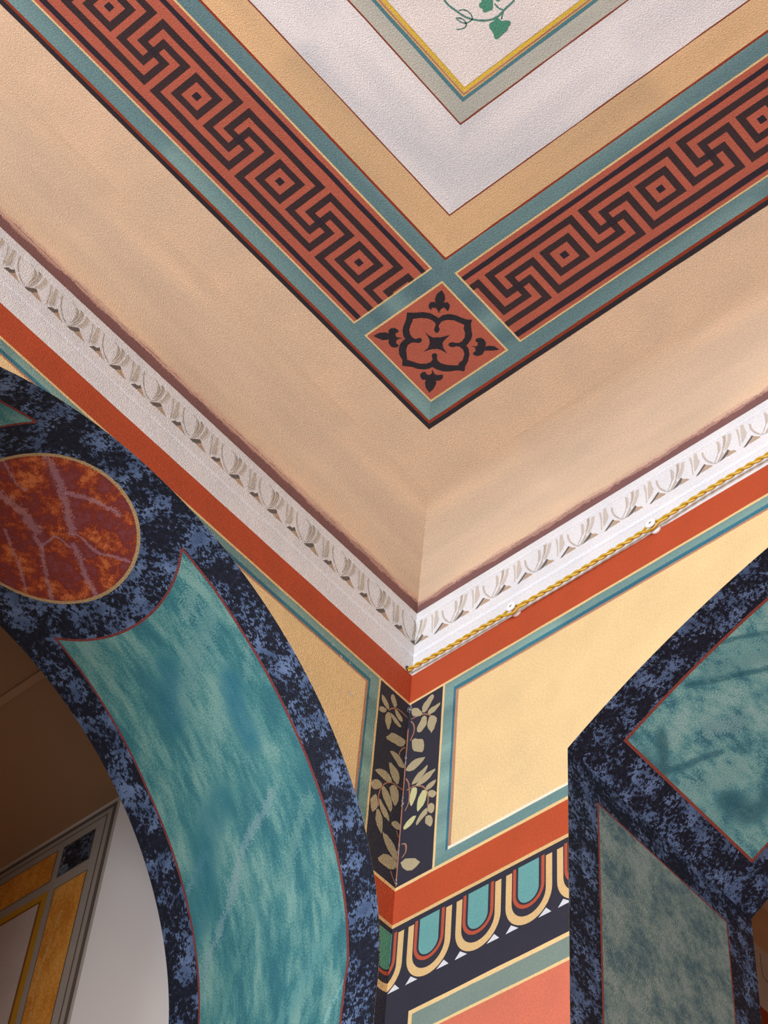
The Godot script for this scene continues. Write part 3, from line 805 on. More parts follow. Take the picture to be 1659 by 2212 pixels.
func build_keys(c: Node, cream: Material, brick: Material) -> void:
	var bar := paint("key_black", 62, 44, 46, "ceiling", "brushed_soft")
	var dark := paint("key_deep", 46, 36, 46)
	var z_bars := [[9, 8, 22, 9], [6, 2, 7, 9], [7, 2, 10, 3], [10, 2, 11, 7], [11, 6, 14, 7], [14, 0, 15, 7], [15, 0, 28, 1], [12, 0, 13, 5], [9, 4, 10, 5], [11, 4, 12, 5], [8, 4, 9, 9]]
	for side in 2:
		# along and across are swapped between the two bands: x across on the left band, z across on the right band
		var lo := 0.3074 if side == 0 else 0.3273
		var hi := 0.5134 if side == 0 else 0.5339
		var start := 0.5687 if side == 0 else 0.5402
		var stop := 3.9 if side == 0 else 2.8
		var turn := func(list: Array) -> Array:
			var out := []
			for p in list:
				var q := PackedVector2Array()
				for v in p: q.append(Vector2(v.y, v.x) if side == 0 else v)
				if Geometry2D.is_polygon_clockwise(q): q.reverse()
				out.append(q)
			return out
		var panel := sheet("key_panel", c, [[turn.call([rect(start, lo, stop, hi)]), cream], [turn.call([rect(start + 0.0045, lo + 0.0040, stop - 0.0045, hi - 0.0040)]), brick, 1.0]], CEILING, 2, side == 0)
		var inside := rect(start + 0.0045, lo + 0.004, stop - 0.0045, hi - 0.004)
		for s in ([[0.3188, 0.3298], [0.4893, 0.4993]] if side == 0 else [[0.3398, 0.3526], [0.5079, 0.5180]]):
			sheet("stripe", panel, [[turn.call([band_along(start + 0.0045, stop - 0.0045, s[0], s[1])]), dark]], CEILING, 4, side == 0)
		var unit := 0.01436
		var across := 0.01343 if side == 0 else 0.01372
		var zero := 0.3490 if side == 0 else 0.3704
		var first := 0.9357 if side == 0 else 0.9281
		for k in range(-3, 6):
			var at := func(b: Array) -> PackedVector2Array:
				var s0: float
				var s1: float
				if side == 0:       # the count runs towards the corner on the left band
					s1 = first + 0.22973 * k - b[0] * unit
					s0 = first + 0.22973 * k - b[2] * unit
				else:
					s0 = first + 0.22973 * k + b[0] * unit
					s1 = first + 0.22973 * k + b[2] * unit
				return band_along(s0, s1, zero + b[1] * across, zero + b[3] * across, false, 0.012)
			var bars := []
			for b in z_bars: bars.append(at.call(b))
			bars = keep(bars, inside)
			if bars.size(): sheet("key_meander", panel, [[turn.call(bars), bar], [turn.call(keep([at.call([10, 4, 11, 5])], inside)), dark, 1.0]], CEILING, 4, side == 0)
			var ring := keep([at.call([0, 2, 5, 3]), at.call([0, 6, 5, 7]), at.call([0, 3, 1, 6]), at.call([4, 3, 5, 6])], inside)
			if ring.size(): sheet("key_square", panel, [[turn.call(ring), bar], [turn.call(keep([at.call([2, 4, 3, 5])], inside)), dark]], CEILING, 4, side == 0)

func build_rosette(c: Node, cream: Material, brick: Material, black: Material) -> void:
	var panel := sheet("rosette_panel", c, [[[rect(0.3055, 0.3268, 0.5103, 0.5355)], cream], [[rect(0.3094, 0.3315, 0.5064, 0.5310)], brick, 1.0]], CEILING, 2)
	sheet("quatrefoil", panel, [[all_pts(QUATREFOIL_OUTER), black], [all_pts(QUATREFOIL_INNER), brick, 1.0]], CEILING, 4)
	sheet("star", panel, [[all_pts(STAR), black]], CEILING, 6)
	for f in FLEUR: sheet("fleur_de_lis", panel, [[[pts(f)], black]], CEILING, 4)

# ---------------------------------------------------------------- the two painted walls
func build_wall(side: int) -> Node3D:
	var frame := LEFT if side == 0 else RIGHT
	var rough := "left" if side == 0 else "right"
	var far := ROOM.y if side == 0 else ROOM.x
	var hole := arch_hole if side == 0 else bow_hole
	var w: Node3D
	if side == 0: w = thing("wall_left", "painted wall with a white cornice, pierced by the round arch", "wall", Vector3.ZERO, "", "structure")
	else: w = thing("wall_right", "painted wall with pale yellow panel and gold cord, pierced by the flat arch", "wall", Vector3.ZERO, "", "structure")
	var field := cut([rect(0, 0, far, SPRING + 0.3)], hole)
	sheet("plaster", w, [[field, paint("straw", 244, 208, 150, rough)]], frame, 0)
	var depth := ARCH_DEPTH if side == 0 else BOW_DEPTH
	var back := cut([rect(-0.6, -0.2, far, SPRING + 0.3)], arch_back if side == 0 else hole)
	sheet("back_face", w, [[back, plain("back_plaster", 190, 170, 150)]], frame, -depth / LIFT)
	var add := func(called: String, polys: Array, m: Material, layer: float) -> MeshInstance3D:
		return sheet(called, w, [[cut(polys, hole), m]], frame, layer)
	var white := paint("cornice", 238, 235, 234, rough)
	var bright := paint("bright", 246, 246, 248, rough)
	var red := paint("vermilion", 190, 78, 40, rough)
	var cream := paint("line_cream", 240, 202, 140, rough)
	var teal := paint("wall_teal", 142, 180, 172, rough, "brushed")
	var navy := paint("navy", 47, 45, 56, rough)
	var cornice: Node = add.call("cornice", [band_along(0, far, 4.593, SPRING)], white, 1.0)
	build_eggs(cornice, side, frame, rough)
	for y in [[4.7625, 4.7675], [4.6475, 4.6590]]:
		sheet("highlight_line", cornice, [[[band_along(0, far, y[0], y[1])], bright]], frame, 2)
	add.call("red_band", [band_along(0, far, 4.511, 4.593)], red, 1.0)
	add.call("cream_line", [band_along(0, far, 4.5042, 4.511)], cream, 1.0)
	# framed panel: teal with a dark blue and a brown edge, the leaf strip beside it in the corner
	add.call("cream_line", [band_along(4.016, 4.5042, 0.0887, 0.094, true)], cream, 1.0)
	var tealish := [band_along(0.094, far, 4.4815, 4.5042), band_along(4.016, 4.4815, 0.094, 0.1185, true), band_along(0.1185, far, 4.016, 4.0425)]
	add.call("teal_frame", tealish, teal, 1.0)
	var blue := paint("cobalt", 62, 132, 152, rough, "brushed")
	var brown := paint("fawn", 186, 136, 106, rough)
	add.call("blue_line", [band_along(0.1185, far, 4.4705, 4.4815), band_along(4.0425, 4.4705, 0.1185, 0.1240, true)], blue, 1.0)
	add.call("fawn_line", [band_along(0.1240, far, 4.4650, 4.4705), band_along(4.0500, 4.4650, 0.1240, 0.1310, true)], brown, 1.0)
	add.call("pale_line", [band_along(0.1240, far, 4.0425, 4.0500)], paint("ivory", 252, 238, 210, rough), 1.0)
	var strip: Node = add.call("laurel_strip", [rect(0, 4.016, 0.0887, 4.5042)], navy, 1.0)
	build_laurel(strip, side, frame, rough)
	add.call("cream_line", [band_along(0, far, 4.0078, 4.016)], cream, 1.0)
	add.call("red_band", [band_along(0, far, 3.9274, 4.0078)], red, 1.0)
	add.call("cream_line", [band_along(0, far, 3.9187, 3.9274)], paint("line_ochre", 226, 184, 124, rough), 1.0)
	var frieze: Node = add.call("tongue_frieze", [rect(0, 3.2, far, 3.9187)], navy, 1.0)
	build_tongues(frieze, side, frame, rough, hole)
	var sage := paint("sage", 126, 141, 128, rough)
	add.call("cream_line", [band_along(0.0545, far, 3.7001, 3.7102), band_along(0.6, 3.7001, 0.0545, 0.0630, true)], cream, 2.0)
	add.call("sage_frame", [band_along(0.063, far, 3.6571, 3.7001), band_along(0.6, 3.6571, 0.063, 0.106, true)], sage, 2.0)
	add.call("cream_line", [band_along(0.106, far, 3.6505, 3.6571), band_along(0.6, 3.6505, 0.106, 0.1125, true)], cream, 2.0)
	add.call("coral_panel", [rect(0.1125, 0.6, far, 3.6505)], paint("coral", 214, 114, 86, rough), 2.0)
	return w

func build_eggs(cornice: Node, side: int, frame: int, rough: String) -> void:
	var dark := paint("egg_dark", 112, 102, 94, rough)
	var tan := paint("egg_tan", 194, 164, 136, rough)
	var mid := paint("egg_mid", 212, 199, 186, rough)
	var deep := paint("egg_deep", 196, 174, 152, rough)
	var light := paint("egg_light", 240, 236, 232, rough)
	if side == 0:
		dark = paint("egg_dark", 112, 102, 94, rough)
		mid = paint("egg_mid_left", 206, 194, 178, rough)
		deep = paint("egg_deep_left", 190, 176, 158, rough)
	var clip := rect(0, 4.68, 4.0, 4.766)
	for k in range(-5, 26):
		var o := Vector2((0.4963 if side == 0 else 0.2882) + 0.1108 * k, 0)
		if o.x < -0.12 or o.x > 2.4: continue
		var tag := "L" if side == 0 else "R"
		var data := {"L": [DART_L_DARK, DART_L_TAN, DART_L_MID, EGG_L_DARK, EGG_L_TAN, EGG_L_MID, EGG_L_DEEP], "R": [DART_R_DARK, DART_R_TAN, DART_R_MID, EGG_R_DARK, EGG_R_TAN, EGG_R_MID, EGG_R_DEEP]}
		var d: Array = data[tag]
		var piece := func(n: int) -> Array: return keep(ccw(all_pts(d[n], o)), clip)
		var lines_dart := []
		var lines_egg := []
		if side == 1:
			for l in EGG_R_LINE: lines_egg.append(stroke(smooth_line(pts(l, o)), 0.0017))
			light = paint("egg_line", 204, 190, 176, rough)
		if side == 0:
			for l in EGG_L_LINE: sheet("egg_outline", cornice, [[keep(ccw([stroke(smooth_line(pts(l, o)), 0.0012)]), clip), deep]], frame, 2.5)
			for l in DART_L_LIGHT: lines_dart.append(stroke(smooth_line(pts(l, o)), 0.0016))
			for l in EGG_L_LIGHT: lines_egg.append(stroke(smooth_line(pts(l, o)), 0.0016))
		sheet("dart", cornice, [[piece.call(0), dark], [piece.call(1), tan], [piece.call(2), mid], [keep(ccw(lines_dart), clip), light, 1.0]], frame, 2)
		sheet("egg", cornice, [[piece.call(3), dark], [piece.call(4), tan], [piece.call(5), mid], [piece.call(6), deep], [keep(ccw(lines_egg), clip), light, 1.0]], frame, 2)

func ccw(list: Array) -> Array:
	for i in list.size():
		if Geometry2D.is_polygon_clockwise(list[i]):
			var q: PackedVector2Array = list[i]
			q.reverse()
			list[i] = q
	return list

func build_laurel(strip: Node, side: int, frame: int, rough: String) -> void:
	var leaf := paint("leaf_khaki", 180, 164, 128, rough)
	var pale := paint("leaf_pale", 204, 198, 144, rough)
	var stem := paint("stem", 172, 118, 92, rough)
	var clip: PackedVector2Array = cut([rect(0, 4.016, 0.09, 4.5042)], arch_hole)[0] if side == 0 else rect(0, 4.016, 0.09, 4.5042)
	var lines := []
	for l in (STEM_LEFT if side == 0 else STEM_RIGHT): lines.append(stroke(smooth_line(pts(l)), 0.0030))
	sheet("stem", strip, [[keep(ccw(lines), clip), stem]], frame, 2)
	sheet("stem", strip, [[[band_along(4.02, 4.435, -0.001, 0.0030 if side == 1 else 0.0016, true)], stem]], frame, 2)
	for l in (LEAF_LEFT if side == 0 else LEAF_RIGHT): sheet("leaf", strip, [[keep(ccw([pts(l)]), clip), leaf]], frame, 3)
	var worn := paint("worn_plaster", 176, 172, 180, rough)
	var rng := RandomNumberGenerator.new()
	rng.seed = 300 + side
	for w in [[4.4985, 0.012, 0.010], [4.488, 0.008, 0.006], [4.345, 0.004, 0.016], [4.235, 0.005, 0.014], [4.115, 0.004, 0.016], [4.03, 0.005, 0.006]]:
		for n in 7:
			var p := PackedVector2Array()
			var mid := Vector2(rng.randf() * w[1] * 0.8, w[0] + rng.randf_range(-1, 1) * w[2])
			var size := rng.randf_range(0.0006, 0.0022)
			for i in 7: p.append(mid + Vector2(cos(TAU * i / 7), sin(TAU * i / 7) * 1.5) * size * rng.randf_range(0.5, 1.2))
			sheet("worn_spot", strip, [[keep(ccw([p]), clip), worn]], frame, 4)
	if side == 1:
		for l in LEAF_PALE: sheet("leaf", strip, [[keep(ccw([pts(l)]), clip), pale]], frame, 3)

func tongue(centre: float, half: float, top: float, foot: float) -> PackedVector2Array:
	var out := PackedVector2Array([Vector2(centre - half, top)])
	var drop := half * 1.15
	for i in 21:
		var a := PI + PI * i / 20.0
		out.append(Vector2(centre + half * cos(a), foot + drop + drop * sin(a)))
	out.append(Vector2(centre + half, top))
	return out

func build_tongues(frieze: Node, side: int, frame: int, rough: String, hole: PackedVector2Array) -> void:
	var ochre := paint("tongue_ochre", 224, 184, 126, rough)
	var navy := paint("navy", 47, 45, 56, rough)
	var rust := paint("tongue_rust", 184, 82, 56, rough)
	var teal := paint("tongue_teal", 106, 162, 156, rough) if side == 1 else paint("tongue_green", 84, 150, 122, rough)
	var grey := paint("tongue_white", 220, 218, 218, rough)
	var area := rect(0, 3.70, 2.7, 3.9187)
	# the row turns the corner: u runs along wall_right and, with the opposite sign, along wall_left
	for k in range(-4, 5):
		var u := -0.0200 + 0.1115 * k
		var c := u if side == 1 else -u
		if c < -0.06 or c > 0.46: continue
		var fit := func(list: Array) -> Array: return cut(keep(ccw(list), area), hole)
		var groups := [[fit.call([tongue(c, 0.0505, 3.9025, 3.7715)]), ochre], [fit.call([tongue(c, 0.0370, 3.9040, 3.7890)]), navy, 1.0], [fit.call([tongue(c, 0.0345, 3.9060, 3.8055)]), rust, 2.0], [fit.call([tongue(c, 0.0275, 3.9075, 3.8135)]), navy, 3.0], [fit.call([tongue(c, 0.0226, 3.9050, 3.8170)]), teal, 4.0]]
		sheet("tongue", frieze, groups, frame, 2)
		for s in [-1, 1]:
			var tri := [PackedVector2Array([Vector2(c + s * 0.0375, 3.7850), Vector2(c + s * 0.0490, 3.7710), Vector2(c + s * 0.0212, 3.7712)])]
			sheet("white_triangle", frieze, [[fit.call(tri), grey]], frame, 3)

func build_wall_right() -> void:
	build_wall(1)

func build_wall_left() -> void:
	var w := build_wall(0)
	for chip in [[0.170, 4.395, 0.012], [0.205, 4.470, 0.007], [0.180, 4.474, 0.005], [0.232, 4.482, 0.006]]:
		var p := PackedVector2Array()
		var rng := RandomNumberGenerator.new()
		rng.seed = int(chip[0] * 1000)
		for i in 10:
			var a := TAU * i / 10
			p.append(Vector2(chip[0], chip[1]) + Vector2(cos(a) * chip[2] * 0.7, sin(a) * chip[2] * 0.3).rotated(0.5) * rng.randf_range(0.6, 1.1))
		sheet("paint_chip", w, [[[p], paint("bare_plaster", 218, 210, 206, "left")]], LEFT, 2)

# ---------------------------------------------------------------- the round arch in wall_left
func build_arch() -> void:
	var a := thing("painted_archway", "round archway with blue-black marbled underside, teal panels and a red medallion", "archway", Vector3.ZERO, "", "structure")
	var navy := stone("blue_black_marble", tex["navy"], Vector2.ZERO, Vector2(0.8, 0.8), Color(0.88, 0.89, 0.92), "left", 0.55)
	var full := PI * ARCH_R
	sheet("soffit", a, [[[rect(-3.76, 0, full + 3.76, ARCH_DEPTH)], navy]], ARCH, 0)
	var mid := Vector2(1.1895, 0.262)
	# panels with a bay cut out round the medallion
	var red := paint("border_red", 142, 66, 62, "left")
	var base := [Vector3(54, 114, 122), Vector3(70, 132, 134), Vector3(94, 148, 144), Vector3(124, 168, 158)]
	var teal := stone("teal_marble", streaked(81, Vector2(-0.06, 0.05), Vector2(1.08, 0.42), 1080, 420, base, TEAL_STREAK, STREAK_WIDTH, tones_of(STREAK_TONE), Vector2i(4, 1), 0.6), Vector2(-0.06, 0.05), Vector2(1.08, 0.42), Color(0.97, 0.94, 0.93), "left", 0.6)
	for s in [1, -1]:
		var p := PackedVector2Array()
		p.append(Vector2(-3.7, 0.075))
		for q in [[-0.03, 0.0752], [0.057, 0.0755], [0.097, 0.0704], [0.2, 0.0700], [0.4, 0.0716], [0.6, 0.0738], [0.8, 0.0733], [0.9, 0.0705], [0.9955, 0.0705]]: p.append(Vector2(q[0], q[1]))
		var r := 0.268
		var open := acos((mid.x - 0.9955) / r)
		for i in 25:
			var t := lerpf(open, -open, i / 24.0)
			p.append(mid - Vector2(r * cos(t), r * sin(t)))
		for q in [[0.9930, 0.4425], [0.87, 0.4450], [0.62, 0.4525], [0.40, 0.4470], [0.13, 0.4420], [-3.7, 0.4420]]: p.append(Vector2(q[0], q[1]))
		if s < 0:
			for i in p.size(): p[i].x = 2.0 * mid.x - p[i].x
		if Geometry2D.is_polygon_clockwise(p): p.reverse()
		var panel := sheet("teal_panel", a, [[[p], red]], ARCH, 1, false, "teal marbled panel with a thin red border")
		sheet("marbled_face", panel, [[[shrink(p, 0.0052)], teal]], ARCH, 2)
	var disc := func(r: float) -> PackedVector2Array:
		var p := PackedVector2Array()
		for i in 72: p.append(mid + Vector2(cos(TAU * i / 72), sin(TAU * i / 72)) * r)
		return p
	var ring := sheet("medallion", a, [[[disc.call(0.1885)], paint("ring_tan", 206, 168, 118, "left")]], ARCH, 1, false, "round red marbled medallion with a tan rim")
	var reds := [Vector3(136, 66, 66), Vector3(122, 48, 44), Vector3(148, 58, 34), Vector3(172, 80, 40), Vector3(206, 114, 66)]
	var veins := []
	for i in MEDALLION_VEIN.size(): veins.append(Vector3(170, 128, 138))
	var marble := stone("red_marble", streaked(91, Vector2(0.98, 0.05), Vector2(0.42, 0.42), 440, 440, reds, MEDALLION_VEIN, VEIN_WIDTH, veins, Vector2i(1, 1), 0.7), Vector2(0.98, 0.05), Vector2(0.42, 0.42), Color.WHITE, "left", 0.6)
	sheet("marbled_face", ring, [[[disc.call(0.1812)], marble]], ARCH, 2)

# ---------------------------------------------------------------- the flat arch in wall_right
func build_bow() -> void:
	var a := thing("painted_archway", "low archway beside the yellow panel, with teal panels on its underside and jamb", "archway", Vector3.ZERO, "", "structure")
	var navy := stone("blue_black_marble_right", tex["navy"], Vector2(0.31, 0.17), Vector2(0.62, 0.62), Color(0.95, 0.96, 1.0), "right", 0.55)
	var full := bow_length()
	sheet("soffit", a, [[[rect(0, 0, full, BOW_DEPTH)], navy]], BOW, 0)
	sheet("jamb", a, [[[rect(0, 0, BOW_DEPTH, BOW_SPRING)], navy]], JAMB, 0)
	block("jamb", a, Vector3(2 * BOW_X - JAMB_X, 0, -BOW_DEPTH), Vector3(2 * BOW_X - JAMB_X + 0.05, BOW_SPRING, 0), navy)
	var red := paint("border_red_right", 160, 76, 62, "right")
	var base := [Vector3(68, 120, 130), Vector3(104, 156, 158), Vector3(128, 174, 168), Vector3(154, 188, 182)]
	var teal := stone("teal_marble_right", streaked(101, Vector2(0.05, 0.06), Vector2(0.5, 0.45), 500, 450, base, TEAL_STREAK_RIGHT, STREAK_RIGHT_WIDTH, tones_of(STREAK_RIGHT_TONE), Vector2i(1, 2), 0.6), Vector2(0.05, 0.06), Vector2(0.5, 0.45), Color.WHITE, "right", 0.6)
	var p := rect(0.079, 0.080, full - 0.079, 0.4865)
	var panel := sheet("teal_panel", a, [[[p], red]], BOW, 1, false, "teal marbled panel with a thin red border under the arch")
	sheet("marbled_face", panel, [[[shrink(p, 0.006)], teal]], BOW, 2)
	var slate := [Vector3(86, 112, 118), Vector3(116, 136, 134), Vector3(132, 150, 142), Vector3(152, 164, 158)]
	var face := stone("slate_marble", streaked(111, Vector2.ZERO, Vector2(0.5, 0.8), 400, 640, slate, [], [], [], Vector2i(1, 1)), Vector2.ZERO, Vector2(0.5, 0.8), Color.WHITE, "right", 0.6)
	var q := rect(0.0845, 0.3, 0.4855, 4.0665)
	var low := sheet("slate_panel", a, [[[q], red]], JAMB, 1, false, "grey-green marbled jamb panel with a thin red border")
	sheet("marbled_face", low, [[[shrink(q, 0.0045)], face]], JAMB, 2)

# ---------------------------------------------------------------- what stands outside the frame
func build_rest_of_room() -> void:
	var f := thing("floor", "plain wooden floor of the painted room", "floor", Vector3.ZERO, "", "structure")
	block("boards", f, Vector3(-3.4, -0.1, -0.3), Vector3(ROOM.x + 0.3, 0, ROOM.y + 0.3), plain("oak", 214, 202, 186, 0.6))
	block("boards", f, Vector3(-0.6, -0.1, -3.6), Vector3(ROOM.x + 0.3, 0, -0.3), plain("walnut", 96, 66, 46, 0.6))
	var warm := plain("far_wall", 192, 164, 134)
	var b := thing("wall_back", "plain wall behind the viewer", "wall", Vector3.ZERO, "", "structure")
	block("plaster", b, Vector3(ROOM.x, 0, 0), Vector3(ROOM.x + 0.3, TOP + 0.02, ROOM.y + 0.3), warm)
	var w := thing("wall_window", "wall with two tall windows opposite the yellow panel", "wall", Vector3.ZERO, "", "structure")
	var z0 := ROOM.y
	var z1 := ROOM.y + 0.3
	for x in [[-0.6, 0.45], [1.55, 1.95], [3.05, ROOM.x + 0.3]]: block("pier", w, Vector3(x[0], 0, z0), Vector3(x[1], TOP + 0.02, z1), warm)
	for x in [[0.45, 1.55], [1.95, 3.05]]:
		block("sill_wall", w, Vector3(x[0], 0, z0), Vector3(x[1], 0.9, z1), warm)
		block("lintel", w, Vector3(x[0], 3.9, z0), Vector3(x[1], TOP + 0.02, z1), warm)
	var glass := StandardMaterial3D.new()
	glass.albedo_color = Color(0.95, 0.97, 1.0, 0.08)
	glass.transparency = BaseMaterial3D.TRANSPARENCY_ALPHA
	glass.roughness = 0.02
	var n := 0
	for x in [0.45, 1.95]:
		n += 1
		var o := thing("window_%d" % n, "tall window with a white wooden frame", "window", Vector3.ZERO, "tall windows", "structure")
		var white := plain("window_white", 236, 234, 228, 0.5)
		for e in [[0.0, 0.06], [0.52, 0.58], [1.04, 1.1]]: block("stile", o, Vector3(x + e[0], 0.9, z0 + 0.2), Vector3(x + e[1], 3.9, z0 + 0.26), white)
		for y in [[0.9, 0.97], [2.9, 2.97], [3.83, 3.9]]: block("rail", o, Vector3(x, y[0], z0 + 0.2), Vector3(x + 1.1, y[1], z0 + 0.26), white)
		block("pane", o, Vector3(x + 0.02, 0.92, z0 + 0.225), Vector3(x + 1.08, 3.88, z0 + 0.231), glass)

func build_room_beyond_left() -> void:
	# the next room, seen through the round arch: a painted wall in line with wall_right and a low ceiling
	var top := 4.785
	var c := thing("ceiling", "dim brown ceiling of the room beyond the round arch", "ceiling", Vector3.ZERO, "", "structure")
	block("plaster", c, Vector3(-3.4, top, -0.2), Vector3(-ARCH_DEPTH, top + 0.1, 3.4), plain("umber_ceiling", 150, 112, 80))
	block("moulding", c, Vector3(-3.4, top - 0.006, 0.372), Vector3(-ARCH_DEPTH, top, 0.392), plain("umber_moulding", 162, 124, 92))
	var w := thing("wall_far", "pale wall with a painted marble panel beyond the round arch", "wall", Vector3.ZERO, "", "structure")
	block("plaster", w, Vector3(-3.4, 0, -0.2), Vector3(-ARCH_DEPTH, top, 0), plain("pale_plaster", 246, 232, 222))
	var edge := func(called: String, x0: float, y1: float, inset: float, m: Material, layer: float, parent: Node) -> MeshInstance3D:
		return sheet(called, parent, [[[rect(-3.3, 0.6, x0 - inset, y1 - inset)], m]], RIGHT, layer)
	var rim := paint("panel_rim", 204, 186, 170, "plain")
	var grey := paint("panel_grey", 176, 158, 142, "plain")
	var deep := paint("panel_line", 110, 92, 80, "plain")
	var frame: Node = edge.call("panel_frame", -0.903, 4.783, 0.0, rim, 1.0, w)
	edge.call("frame_line", -0.903, 4.783, 0.010, deep, 2.0, frame)
	edge.call("frame_face", -0.903, 4.783, 0.022, grey, 3.0, frame)
	edge.call("frame_line", -0.903, 4.783, 0.036, deep, 4.0, frame)
	edge.call("frame_face", -0.903, 4.783, 0.040, grey, 5.0, frame)
	var amber_tones := [Vector3(204, 124, 40), Vector3(224, 144, 54), Vector3(232, 160, 76)]
	var amber := stone("amber_marble", streaked(121, Vector2.ZERO, Vector2(0.5, 0.5), 256, 256, amber_tones, [[0.40, -0.05, 0.46, 0.15, 0.44, 0.30, 0.48, 0.55]], [0.0022], [Vector3(214, 170, 120)], Vector2i(1, 2)), Vector2.ZERO, Vector2(0.5, 0.5), Color.WHITE, "plain", 0.6)
	var slate := stone("dark_marble", tex["navy"], Vector2.ZERO, Vector2(0.9, 0.9), Color(0.9, 0.85, 0.78), "plain", 0.6)
	var shade := paint("panel_line", 110, 92, 80, "plain")
	for r in [["dark_square", -1.078, 4.626, -0.974, 4.716, slate], ["amber_panel", -3.2, 4.626, -1.103, 4.718, amber], ["amber_panel", -1.075, 0.7, -0.970, 4.586, amber]]:
		var o := sheet(r[0], frame, [[[rect(r[1] - 0.003, r[2] - 0.003, r[3] + 0.003, r[4] + 0.003)], shade]], RIGHT, 6)
		sheet("marbled_face", o, [[[rect(r[1], r[2], r[3], r[4])], r[5]]], RIGHT, 7)
	var gold := sheet("gold_frame", frame, [[[rect(-3.2, 0.7, -1.098, 4.595)], paint("panel_gold", 206, 142, 30, "plain")]], RIGHT, 6)
	sheet("gold_edge", gold, [[[rect(-3.2, 0.7, -1.117, 4.575)], paint("panel_gold_dark", 150, 92, 26, "plain")]], RIGHT, 7)
	sheet("pale_field", gold, [[[rect(-3.2, 0.7, -1.124, 4.568)], paint("panel_field", 214, 190, 176, "plain")]], RIGHT, 8)
	var r2 := plain("room_shell", 168, 118, 78)
	var s := thing("wall_end", "far walls of the room beyond the round arch", "wall", Vector3.ZERO, "", "structure")
	block("plaster", s, Vector3(-3.5, 0, -0.2), Vector3(-3.4, top + 0.1, 3.5), r2)
	block("plaster", s, Vector3(-3.5, 0, 3.4), Vector3(-ARCH_DEPTH, top + 0.1, 3.5), r2)

func build_room_beyond_right() -> void:
	var w := thing("wall_far", "dark wall with a white cornice beyond the low arch", "wall", Vector3.ZERO, "", "structure")
	sheet("plaster", w, [[[rect(-3.5, 0, -BOW_DEPTH, TOP)], paint("sand", 232, 198, 164)]], BEYOND, 0)
	var cornice := sheet("cornice", w, [[[rect(-3.5, 4.594, -BOW_DEPTH, 4.786)], paint("cornice", 238, 235, 234, "left")]], BEYOND, 1)
	for k in 8:
		var zc := -1.335 - 0.0555 * k
		sheet("egg", cornice, [[[tongue(zc, 0.020, 4.765, 4.690)], paint("egg_deep_left", 190, 176, 158, "left")], [[tongue(zc, 0.016, 4.765, 4.696)], paint("cornice", 238, 235, 234, "left"), 1.0]], BEYOND, 2)
	sheet("red_band", w, [[[rect(-3.5, 4.4, -BOW_DEPTH, 4.594)], paint("vermilion", 190, 78, 40, "left")]], BEYOND, 1)
	var shell := plain("room_shell", 168, 118, 78)
	var s := thing("wall_end", "far walls of the room beyond the low arch", "wall", Vector3.ZERO, "", "structure")
	block("plaster", s, Vector3(-0.6, 0, -3.6), Vector3(ROOM.x + 0.3, TOP + 0.02, -3.5), shell)
	block("plaster", s, Vector3(ROOM.x, 0, -3.6), Vector3(ROOM.x + 0.3, TOP + 0.02, 0), shell)
	var c := thing("ceiling", "brown ceiling of the room beyond the low arch", "ceiling", Vector3.ZERO, "", "structure")
	block("plaster", c, Vector3(-0.6, TOP, -3.6), Vector3(ROOM.x + 0.3, TOP + 0.02, -BOW_DEPTH), plain("sand_ceiling", 232, 198, 164))
	var back := thing("wall_side", "side wall of the room beyond the low arch", "wall", Vector3.ZERO, "", "structure")
	block("plaster", back, Vector3(-0.6, 0, -3.6), Vector3(-0.035, TOP + 0.02, -0.2), shell)

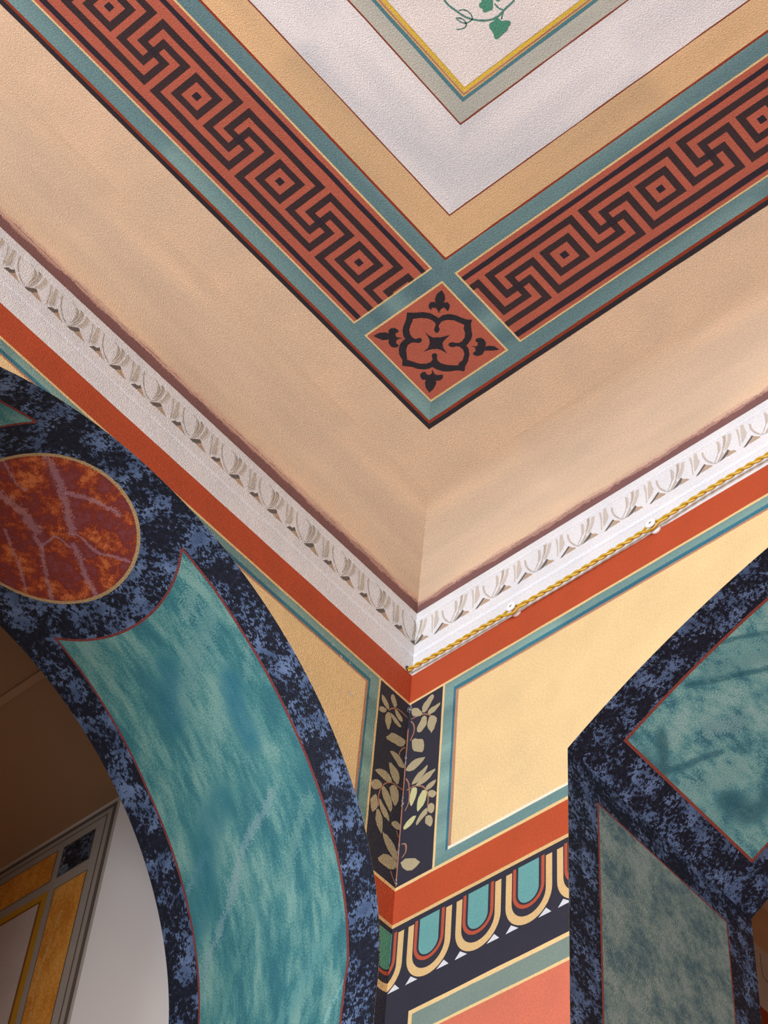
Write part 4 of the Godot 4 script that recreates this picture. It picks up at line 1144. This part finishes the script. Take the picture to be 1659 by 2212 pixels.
# ---------------------------------------------------------------- the gold cord and its porcelain knobs
func build_cord() -> void:
	var knobs := [Vector2(0.2778, 4.5937), Vector2(0.6211, 4.5937)]
	var line := PackedVector2Array([Vector2(-0.004, 4.5985), Vector2(0.02, 4.5968), Vector2(0.1004, 4.5931), Vector2(0.1977, 4.5928), Vector2(0.2778, 4.5905), Vector2(0.3864, 4.5880), Vector2(0.5004, 4.5892), Vector2(0.6211, 4.5935), Vector2(0.7211, 4.6010), Vector2(0.8273, 4.6020), Vector2(0.92, 4.5985), Vector2(1.06, 4.5945), Vector2(1.3, 4.5900), Vector2(1.65, 4.5937), Vector2(2.0, 4.590), Vector2(2.4, 4.594)])
	var course := smooth_line(line, 60)
	var gold := StandardMaterial3D.new()
	gold.resource_name = "gold_cord"
	gold.albedo_color = Color(0.78, 0.62, 0.12)
	gold.roughness = 0.38
	gold.metallic_specular = 0.6
	gold.rim_enabled = true
	gold.rim = 0.3
	var cord := thing("twisted_cord", "twisted gold electric cord strung along the white cornice on porcelain knobs", "cord", Vector3(0, 0, 0))
	for s in [1.0, -1.0]:
		var path := PackedVector3Array()
		for p in course:
			var a := p.x / 0.043 * TAU
			var twist: Vector2 = Vector2(cos(a), sin(a)) * 0.0024 * s
			for k in knobs:
				var d: float = (p.x - k.x) / 0.017
				var w := exp(-d * d)
				twist = twist.lerp(Vector2(s * 0.0092, 0.0), w)
			path.append(Vector3(p.x, p.y + twist.x, 0.0145 + twist.y * 0.9))
		var m := tube(path, 0.0027, 8).commit()
		m.surface_set_material(0, gold)
		mesh_node("strand", m, cord)
	var porcelain := StandardMaterial3D.new()
	porcelain.resource_name = "porcelain"
	porcelain.albedo_color = Color(0.95, 0.95, 0.95)
	porcelain.roughness = 0.15
	porcelain.clearcoat_enabled = true
	porcelain.clearcoat = 0.6
	var brass := StandardMaterial3D.new()
	brass.resource_name = "screw"
	brass.albedo_color = Color(0.52, 0.40, 0.26)
	brass.metallic = 0.8
	brass.roughness = 0.4
	var words := ["white porcelain knob holding the gold cord, nearest the room corner", "white porcelain knob holding the gold cord, midway along the cornice"]
	for i in 2:
		var o := thing("porcelain_knob", words[i], "insulator", Vector3(knobs[i].x, knobs[i].y, 0), "porcelain knobs carrying the cord")
		for part in [["base", [Vector2(0.0, 0.0), Vector2(0.0105, 0.0), Vector2(0.0115, 0.0015), Vector2(0.0115, 0.0060), Vector2(0.0100, 0.0078), Vector2(0.0062, 0.0092)], porcelain], ["neck", [Vector2(0.0062, 0.0092), Vector2(0.0056, 0.0120), Vector2(0.0058, 0.0160), Vector2(0.0075, 0.0185)], porcelain], ["cap", [Vector2(0.0075, 0.0185), Vector2(0.0108, 0.0196), Vector2(0.0118, 0.0212), Vector2(0.0112, 0.0232), Vector2(0.0095, 0.0243), Vector2(0.0040, 0.0247), Vector2(0.0034, 0.0240), Vector2(0.0032, 0.0215)], porcelain], ["screw", [Vector2(0.0034, 0.0218), Vector2(0.0022, 0.0232), Vector2(0.0, 0.0234)], brass]]:
			var m: ArrayMesh = lathe(part[1]).commit()
			m.surface_set_material(0, part[2])
			mesh_node(part[0], m, o)
	# the hole in wall_left where the cord enters, with its wire sleeve
	var ring := PackedVector3Array()
	for i in 25: ring.append(Vector3(0.0012, 4.6005 + 0.0062 * cos(TAU * i / 24), 0.0145 + 0.0062 * sin(TAU * i / 24)))
	var h := tube(ring, 0.0014, 6).commit()
	h.surface_set_material(0, plain("sleeve", 40, 36, 34, 0.5))
	mesh_node("sleeve", h, cord, "dark ring where the cord enters the wall")
